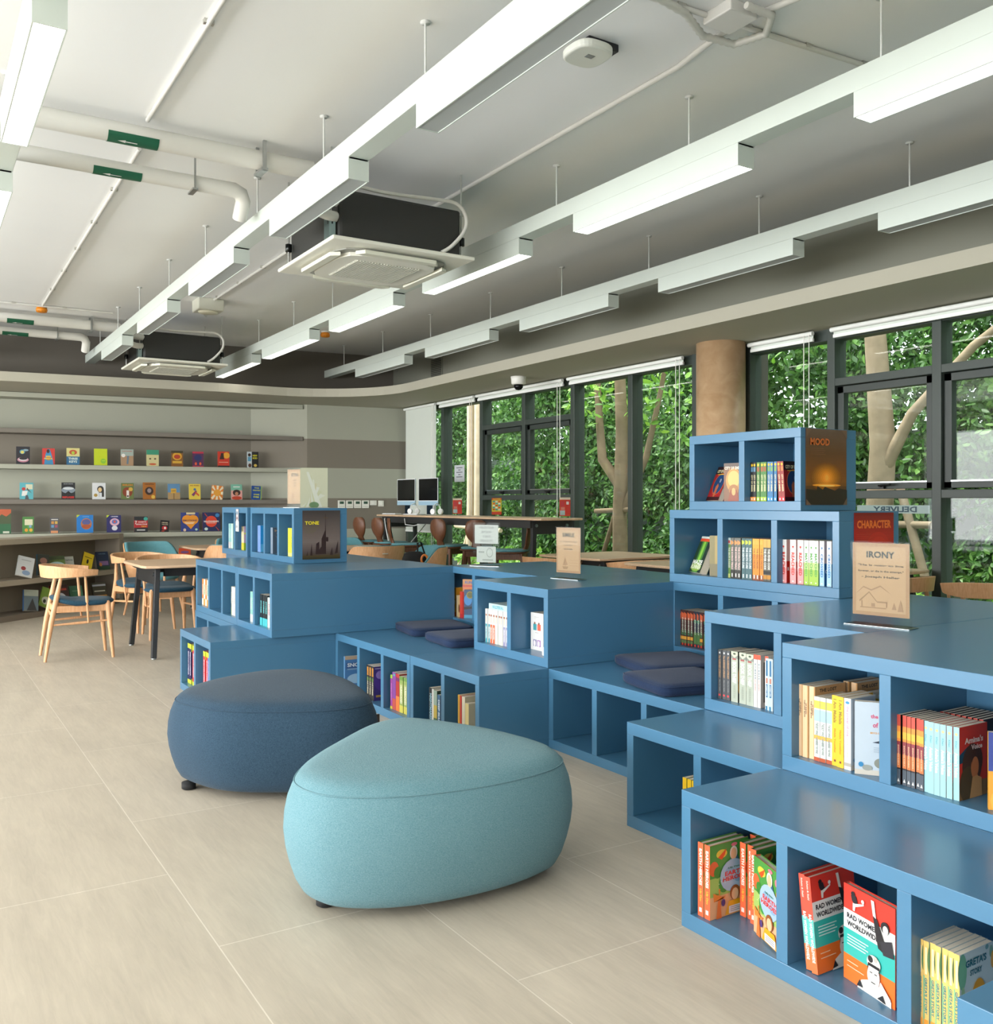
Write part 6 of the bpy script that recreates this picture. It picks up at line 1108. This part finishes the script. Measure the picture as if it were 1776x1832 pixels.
rowC = [
 (0.98, fbook('tall green and orange book at the photo edge', .17, .30, '#3f6a3c', [(r_, 0, .55, 1, 1, '#c8603a'), (p_, [(0, .5), (.4, .8), (.7, .7), (1, .85), (1, .4), (0, .4)], '#4a5a3a'), (r_, 0, 0, 1, .4, '#2a6a44'), (r_, .5, .02, .9, .1, '#d8dcc8')])),
 (1.25, fbook('green and yellow annual with photos', .125, .205, '#4f8a44', [(r_, .2, .5, .9, .85, '#e8e4c0'), (e_, .6, .4, .15, .1, '#5fa04a'), (e_, .35, .2, .15, .1, '#e8a02c'), (e_, .75, .2, .15, .1, '#e8b83a'), (r_, .6, .35, .8, .5, '#7fa8c8')], th=.03, sp='#2f7a4a')),
 (1.54, fbook('small grey book with a grid of pictures', .10, .19, '#5a5c64', [(r_, .15, .6, .45, .78, '#d89a4a'), (r_, .55, .6, .85, .78, '#e0b85a'), (r_, .15, .36, .45, .54, '#6a9ac0'), (r_, .55, .36, .85, .54, '#a85a6a'), (r_, .1, 0, .9, .16, '#e09a6a'), (r_, .15, .86, .9, .92, '#e8e4dc')])),
 (1.885, fbook('bright blue book with a round amber creature', .19, .225, '#1f7fd0', [(e_, .58, .5, .33, .32, '#c07a4a'), (e_, .58, .6, .26, .16, '#5a5f9a'), (e_, .58, .35, .28, .12, '#b85a34'), (p_, [(0, 1), (.2, 1), (0, .85)], '#c9dc3a'), (t_, 'UNITE', .55, .9, .4, .05, '#7fb8e8')])),
 (2.22, fbook('navy book with a pink and white brain design', .17, .22, '#2a2a6a', [(e_, .55, .6, .33, .22, '#e8b8c8'), (e_, .55, .62, .2, .13, '#5f7fc8'), (e_, .55, .62, .08, .08, '#e05a4a'), (e_, .55, .25, .2, .14, '#e8e8f0'), (t_, 'UNDER', .55, .92, .5, .06, '#dfe0ee'), (p_, [(0, 1), (.2, 1), (0, .85)], '#c9dc3a')])),
 (2.54, fbook('red and black book with a large 7', .165, .20, '#b8242c', [(r_, 0, .75, 1, 1, '#22262a'), (r_, 0, 0, 1, .28, '#22262a'), (e_, .85, .85, .15, .12, '#3fa89a'), (t_, '7', .14, .62, .14, .22, '#f4f0ea'), (t_, 'HABITS', .6, .65, .6, .08, '#f0e4dc'), (t_, 'EFFECTIVE', .55, .5, .8, .08, '#f0e4dc'), (t_, 'TEENS', .7, .36, .4, .08, '#f0b83a'), (r_, .2, .1, .8, .16, '#e8e8e4')])),
 (2.82, fbook('small black book with a red eye, tilted', .11, .155, '#17161a', [(e_, .5, .35, .3, .18, '#c8242c'), (e_, .55, .35, .12, .1, '#f0eeea'), (t_, 'NEVER', .5, .8, .7, .09, '#d8c8a8'), (t_, 'TOO LATE', .5, .65, .7, .08, '#d8c8a8'), (r_, .2, .05, .5, .12, '#c83a2c')])),
 (3.14, fbook('square orange and blue book reading EMOTIONS', .225, .25, '#2f3f8a', [(e_, .36, .62, .3, .25, '#f09a24'), (e_, .68, .62, .3, .25, '#f09a24'), (p_, [(.07, .58), (.97, .58), (.55, .12)], '#f09a24'), (t_, 'EMOTIONS', .5, .58, .8, .09, '#6a3a4a'), (r_, .2, .46, .75, .49, '#f8e8d0'), (r_, .25, .4, .7, .43, '#f8e8d0'), (e_, .2, .08, .08, .08, '#e8c8a8'), (e_, .85, .1, .07, .06, '#bfe0c8'), (r_, .3, .9, .8, 1, '#e8d8a8')])),
 (3.41, fbook('square navy book reading RELATIONSHIPS on a red disc', .225, .25, '#232a5c', [(e_, .5, .52, .33, .3, '#e8482c'), (t_, 'RELATIONSHIPS', .5, .52, .84, .08, '#f6efe6'), (r_, .25, .42, .75, .45, '#f0c8b8'), (e_, .85, .85, .12, .1, '#3f8ac8'), (e_, .2, .12, .1, .08, '#d8f0e8'), (p_, [(.1, .95), (.16, .95), (.3, .78), (.26, .76)], '#c8483a'), (p_, [(.72, .24), (.78, .22), (.95, .04), (.9, .02)], '#c8483a')], sp='#a84038'))]
for i, (x, k) in enumerate(rowC): face(k, x - BOOKS[k]['wd'] / 2, 0.857, '%s, %s on lowest long shelf' % (BOOKS[k]['d'], ORD[i]), 'books facing out on the lowest wall shelf', roll=0.09 if i == 6 else 0, tilt=-0.14)
# curved free-standing shelf unit at the left
def arc(off):
    pts = [(-0.9, 9.45), (-0.2, 10.05), (0.35, 10.53), (0.81, 10.93), (1.16, 11.24), (1.5, 11.56), (1.9, 11.93), (2.24, 12.27)]
    out = []
    for i, p in enumerate(pts):
        a = Vector(pts[max(i - 1, 0)]); b = Vector(pts[min(i + 1, len(pts) - 1)]); t = (b - a).normalized(); nrm = Vector((-t.y, t.x)); bow = 0.10 * math.sin(i / (len(pts) - 1) * PI)
        out.append(Vector(p) + nrm * (off - bow * 0.6))
    return out
cu_ = thing('curved_bookcase', 'taupe curved low bookcase at the far left with an end panel', 'bookcase', (1.0, 11.2, 0)); co_ = (1.0, 11.2, 0)
def ribbon(off0, off1, z0, z1, col, nm):
    m = MB(co_); a = arc(off0); b = arc(off1); q = [(p.x, p.y) for p in a] + [(p.x, p.y) for p in b][::-1]
    n = len(a)
    for i in range(n - 1): m.prism([tuple(a[i]), tuple(a[i + 1]), tuple(b[i + 1]), tuple(b[i])], z0, z1, col)
    return m.build(nm, 'wall', cu_)
ribbon(0, 0.36, 0.80, 0.857, '#aaa08f', 'top_board'); ribbon(0.002, 0.34, 0.37, 0.425, '#aaa08f', 'shelf'); ribbon(0, 0.36, 0, 0.06, '#7a7063', 'base_board'); ribbon(0.34, 0.36, 0.06, 0.8, '#918879', 'back_panel')
e0 = Vector((2.24, 12.27)); nv = Vector((-0.68, 0.73))
m = MB(co_); a = arc(-0.005)[-1]; b = arc(0.42)[-1]; tn = Vector((0.72, 0.69)) * 0.05
m.prism([(a.x - tn.x, a.y - tn.y), (a.x + .02, a.y + .02), (b.x + .02, b.y + .02), (b.x - tn.x, b.y - tn.y)], 0, 0.858, '#91887b'); m.build('end_panel', 'wall', cu_)
def arcpt(f, off):
    P_ = arc(off); s_ = f * (len(P_) - 1); i = min(int(s_), len(P_) - 2); g_ = s_ - i; p = P_[i] * (1 - g_) + P_[i + 1] * g_; d = (P_[i + 1] - P_[i]).normalized(); return p, math.atan2(d.y, d.x)
cv = [
 (.49, .425, fbook('white picture book with a sketched figure, tilted', .17, .22, '#d8dcdc', [(e_, .4, .4, .15, .1, '#a8484a'), (e_, .6, .2, .25, .12, '#8fa8c8'), (r_, .2, .8, .8, .84, '#b0b4b4')]), .28),
 (.585, .425, fbook('dark patterned book on an acrylic stand', .13, .24, '#33382f', [(e_, .5, .7, .3, .15, '#a87a6a'), (e_, .4, .4, .3, .12, '#5f6a54'), (e_, .6, .2, .3, .1, '#b89a78')], th=.03, sp='#4f7f9a'), .12),
 (.64, .425, fbook('green book with a pond scene', .2, .22, '#5f7a3c', [(e_, .5, .5, .45, .2, '#a8c8c8'), (e_, .4, .3, .3, .12, '#c890a0'), (r_, 0, .8, 1, 1, '#3f4f2c')]), 0),
 (.72, .425, fbook('narrow white book with a small girl', .12, .2, '#cfd4cc', [(e_, .5, .3, .15, .2, '#c07a6a'), (t_, 'Charlotte', .5, .8, .8, .08, '#5a6a6a')]), 0),
 (.79, .425, fbook('yellow book with a black bird, tilted', .13, .21, '#e8c81a', [(e_, .5, .5, .1, .14, '#20201c'), (r_, .4, .12, .7, .18, '#3a3a2c'), (r_, .15, .72, .85, .76, '#6a6020')], sp='#3a3420'), .38),
 (.88, .425, fbook('midnight blue book with a purple palace', .155, .225, '#22304f', [(r_, .15, .25, .9, .48, '#8a6a9a'), (r_, 0, 0, 1, .2, '#2f4a34'), (e_, .25, .3, .12, .1, '#d88a4a'), (t_, 'NEVER', .5, .88, .6, .06, '#5f7f9a')]), 0),
 (.53, .06, fbook('grey blue book about a road, tilted on a stand', .15, .23, '#6a7a80', [(p_, [(.2, 0), (.9, 0), (.6, .6)], '#3a3a3a'), (r_, 0, .7, 1, 1, '#a8b0a0')], th=.035, sp='#3f6fa8'), .12),
 (.595, .06, fbook('green and white photo book, tilted', .14, .22, '#8ab04a', [(e_, .5, .35, .35, .2, '#dfe4d4'), (e_, .4, .3, .12, .1, '#33382c')]), .40),
 (.665, .06, fbook('red and black book with a white moon', .2, .25, '#3a2420', [(e_, .5, .35, .35, .3, '#c8ccd0'), (p_, [(.5, 0), (.8, 0), (.75, .5), (.6, .5)], '#17181c'), (r_, .1, .75, .9, .85, '#a83a2c')], th=.03, sp='#b8442c'), 0),
 (.755, .06, fbook('plain green book behind the chair leg', .15, .22, '#4f8a6a', [(r_, .2, .7, .8, .74, '#8fc0a0')]), 0),
 (.865, .06, fbook('dark book with orange and white bands behind the armchair', .17, .22, '#4f4a3c', [(r_, 0, 0, 1, .3, '#e09a3c'), (r_, 0, .8, 1, .9, '#c8ccd8'), (r_, .1, .5, .9, .56, '#e0dcc8')]), 0)]
for i, (f, z, k, ro) in enumerate(cv):
    p, a = arcpt(f, 0.06 if z > .3 else .08); t = book(k, p.x, p.y, z + 0.004 + abs(math.sin(ro)) * 0.0, BOOKS[k]['d'] + (', middle shelf' if z > .3 else ', bottom shelf') + ' of curved bookcase', 'books in the curved bookcase'); t.rotation_euler = (-0.3, ro, a - 0.72 + 0.25)
    t.location.z += abs(math.sin(ro)) * BOOKS[k]['wd'] * (1 if ro > 0 else 0)
k = fbook('orange book with a blue butterfly', .15, .21, '#e8582c', [(e_, .6, .35, .25, .12, '#4fa0a8'), (e_, .5, .75, .35, .08, '#8a5a9a')])
face(k, 2.33, 0.43, 'orange book with a blue shape beside the curved bookcase end panel', 'books on the low shelf'); face(k, 3.0, 0.43, 'orange book half hidden behind the tub chairs', 'books on the low shelf')

# ---------------- garden outside the windows ----------------
struct(MB().box(XW + 0.25, 30, -14, 30, -0.3, -0.12, '#5f6a45').build('garden_ground', 'ground'), 'planted ground outside the windows', 'ground')
t = thing('garden_wall', 'pale grey wall behind the climbing ivy outside the windows', 'wall', (10.1, 5, -0.12)); MB((10.1, 5, -0.12)).box(10.1, 10.25, -12, 26, -0.12, 2.1, '#aab2ae').build('wall_panel', 'wall', t)
rng = np.random.default_rng(5)
def leaves(name, pts, size, mat, parent=None, origin=(0, 0, 0), tone=None, up=0.3):
    n = len(pts); P = np.asarray(pts, dtype=np.float64) - np.array(origin)
    nrm = rng.normal(size=(n, 3)); nrm[:, 0] -= 0.8; nrm[:, 2] += up; nrm /= np.linalg.norm(nrm, axis=1)[:, None]
    a = np.cross(nrm, rng.normal(size=(n, 3))); a /= np.linalg.norm(a, axis=1)[:, None]; b = np.cross(nrm, a)
    s = size * rng.uniform(0.6, 1.3, n)[:, None]; w = 0.42
    V = np.empty((n, 6, 3)); V[:, 0] = P - a * s; V[:, 1] = P - a * s * .35 + b * s * w + nrm * s * .12; V[:, 2] = P + a * s * .4 + b * s * w * .8 + nrm * s * .12; V[:, 3] = P + a * s; V[:, 4] = P + a * s * .4 - b * s * w * .8 + nrm * s * .12; V[:, 5] = P - a * s * .35 - b * s * w + nrm * s * .12
    me = bpy.data.meshes.new(name); me.vertices.add(n * 6); me.vertices.foreach_set('co', V.astype(np.float32).ravel())
    me.loops.add(n * 8); q = np.arange(n)[:, None] * 6; L = np.concatenate([q + np.array([[0, 1, 2, 3]]), q + np.array([[0, 3, 4, 5]])], axis=1)
    me.loops.foreach_set('vertex_index', L.astype(np.int32).ravel()); me.polygons.add(n * 2)
    me.polygons.foreach_set('loop_start', (np.arange(n * 2) * 4).astype(np.int32)); 
    ca = me.color_attributes.new('Col', 'FLOAT_COLOR', 'CORNER')
    tn = np.clip(rng.beta(2, 2.4, n) if tone is None else tone, 0, 1); c = np.ones((n, 8, 4), dtype=np.float32); c[:, :, :3] = tn[:, None, None]; ca.data.foreach_set('color', c.ravel())
    me.update(calc_edges=True); me.validate(); me.materials.append(M[mat]); return link(name, me, parent)
# clipped ivy hedge: a wall of leaves with depth
def clump(n, cx, cy, cz, r):
    d = rng.normal(size=(n, 3)); d /= np.linalg.norm(d, axis=1)[:, None]; rr = r * rng.uniform(0.55, 1, n)[:, None] ** 0.5
    return np.array([cx, cy, cz]) + d * rr * np.array([0.7, 1, 0.9])
P = []
for k in range(1500):
    y = rng.uniform(-6, 24); z = rng.uniform(0.2, 5.4); x = 9.75 - 0.35 * rng.random() + 0.4 * math.sin(y * 1.3) * 0.4
    if y < 5.0 and z < 1.9 and rng.random() < 0.80: continue
    P.append(clump(190, x, y, z, rng.uniform(0.25, 0.55)))
P = np.concatenate(P)
tag(leaves('ivy_hedge', P, 0.052, 'hedge'), 'dense green hedge of small glossy leaves outside the windows', 'hedge', kind='stuff')
P = []
for k in range(330):
    y = rng.uniform(-6, 24); P.append(clump(170, 10.9 + rng.random(), y, rng.uniform(1.8, 6.8), 0.75))
tag(leaves('background_foliage', np.concatenate(P), 0.085, 'hedge'), 'taller foliage rising behind the hedge', 'foliage', kind='stuff')
P = []
for k in range(150):
    y = rng.uniform(-3, 14); P.append(clump(36, rng.uniform(6.9, 8.9), y, rng.uniform(0.0, 0.30), 0.22))
tag(leaves('ground_cover', np.concatenate(P), 0.075, 'leaf', up=1.2), 'bright green low shrubs at the foot of the windows', 'shrub', kind='stuff')
# fallen lianas: ivy stems climbing the pale wall
for i, y in enumerate((-0.6, 0.8, 2.0, 3.1, 4.3, 5.4)):
    t = thing('ivy_stem', 'dark woody stem climbing the pale garden wall, %s from the right' % ORD[i], 'stem', (10.0, y, -0.12), group='ivy stems on the garden wall')
    MB((10.0, y, -0.12)).tube([(9.98, y + 0.12 * math.sin(k * 1.3 + i), -0.12 + k * 0.45) for k in range(7)], [0.09 - 0.008 * k for k in range(7)], '#4a4034', 8).build('stem', 'bark', t)
def tree(x, y, trunks, label, crown, seed, size=0.055, n=70, col='#8d7a64'):
    t = thing('tree', label, 'tree', (x, y, -0.12), group='garden trees'); o = (x, y, -0.12); m = MB(o)
    for pts, r in trunks: m.tube([(x + a, y + b, c - 0.12) for a, b, c in pts], r, col, 12)
    m.build('trunk', 'bark', t); P = np.concatenate([clump(n, x + a, y + b, c, r) for a, b, c, r in crown]); leaves('foliage', P, size, 'leaf', t, o, up=0.8)
tree(7.4, 8.9, [([(0, 0, 0), (0, .02, 1.2), (.02, 0, 2.2), (0, .05, 3.4)], [.105, .09, .08, .06]), ([(0, 0, 1.55), (-.05, .30, 1.9), (0, .42, 2.4), (0, .5, 3.3)], [.07, .06, .05, .035]), ([(0, 0, 1.2), (.1, -.35, 1.9), (0, -.7, 2.6), (0, -.9, 3.3)], [.05, .04, .03, .02]), ([(0, .75, 0), (0, .35, .7), (0, .05, 1.35)], [.03, .03, .03]), ([(0, .5, 1.25), (0, -.3, 1.28)], [.03, .03])], 'mottled forked tree with a timber prop, left of the round column', [(-.2, .4, 2.5, .35), (.1, -.4, 2.3, .35), (0, -.9, 2.6, .4), (.2, .8, 2.7, .4), (0, -.3, 3.0, .5), (.1, -1.2, 2.1, .3)], 3)
tree(8.2, 13.6, [([(0, 0, 0), (0, 0, 1.5), (0, 0, 4.5)], [.085, .08, .07]), ([(0, .3, 0), (0, .26, 1.5), (0, .28, 4.5)], [.075, .07, .06]), ([(0, .8, 0), (0, .3, .9)], [.04, .04]), ([(0, -.7, .9), (0, .8, .95)], [.035, .035])], 'pair of pale slim trunks behind the far window', [(0, 0, 4.6, .6), (0, 1, 4.4, .6)], 4, col='#c9b29a')
tree(8.0, 5.72, [([(0, 0, 0), (0, .02, 1.0), (.02, -.02, 1.9), (0, .05, 3.0), (0, .05, 3.9)], [.15, .13, .12, .10, .09]), ([(0, 0, 1.6), (0, -.35, 2.2), (0, -.95, 2.75), (0, -1.6, 3.15)], [.07, .05, .04, .03]), ([(0, .35, 1.15), (0, -.55, 1.15)], [.035, .035]), ([(0, -.5, .6), (0, -.22, 1.5)], [.04, .04])], 'pale barked tree with a rising branch, right of the round column', [(0, .7, 3.3, .5), (.1, -.7, 3.4, .5), (0, 1.5, 3.2, .5), (0, -1.5, 3.5, .5), (.2, 2.2, 2.9, .4), (-.1, -2.3, 3.4, .5), (0, 0, 3.8, .5)], 5, size=.06, col='#94836e')

t = thing('window_sticker', 'white strip on the right window with mirrored DELIVERY lettering', 'sign', (XW + 0.012, 4.28, 1.19))
m = MB(); m.box(-0.0005, 0.0005, -0.30, 0.30, -0.03, 0.03, '#c9d2d6'); A = Art(m, lambda u, v, e: (-0.0005 - e, u, v)); A.text('DELIVERY', -0.02, 0, 0.36, 0.042, '#3a5068'); m.build('strip', 'print', t)
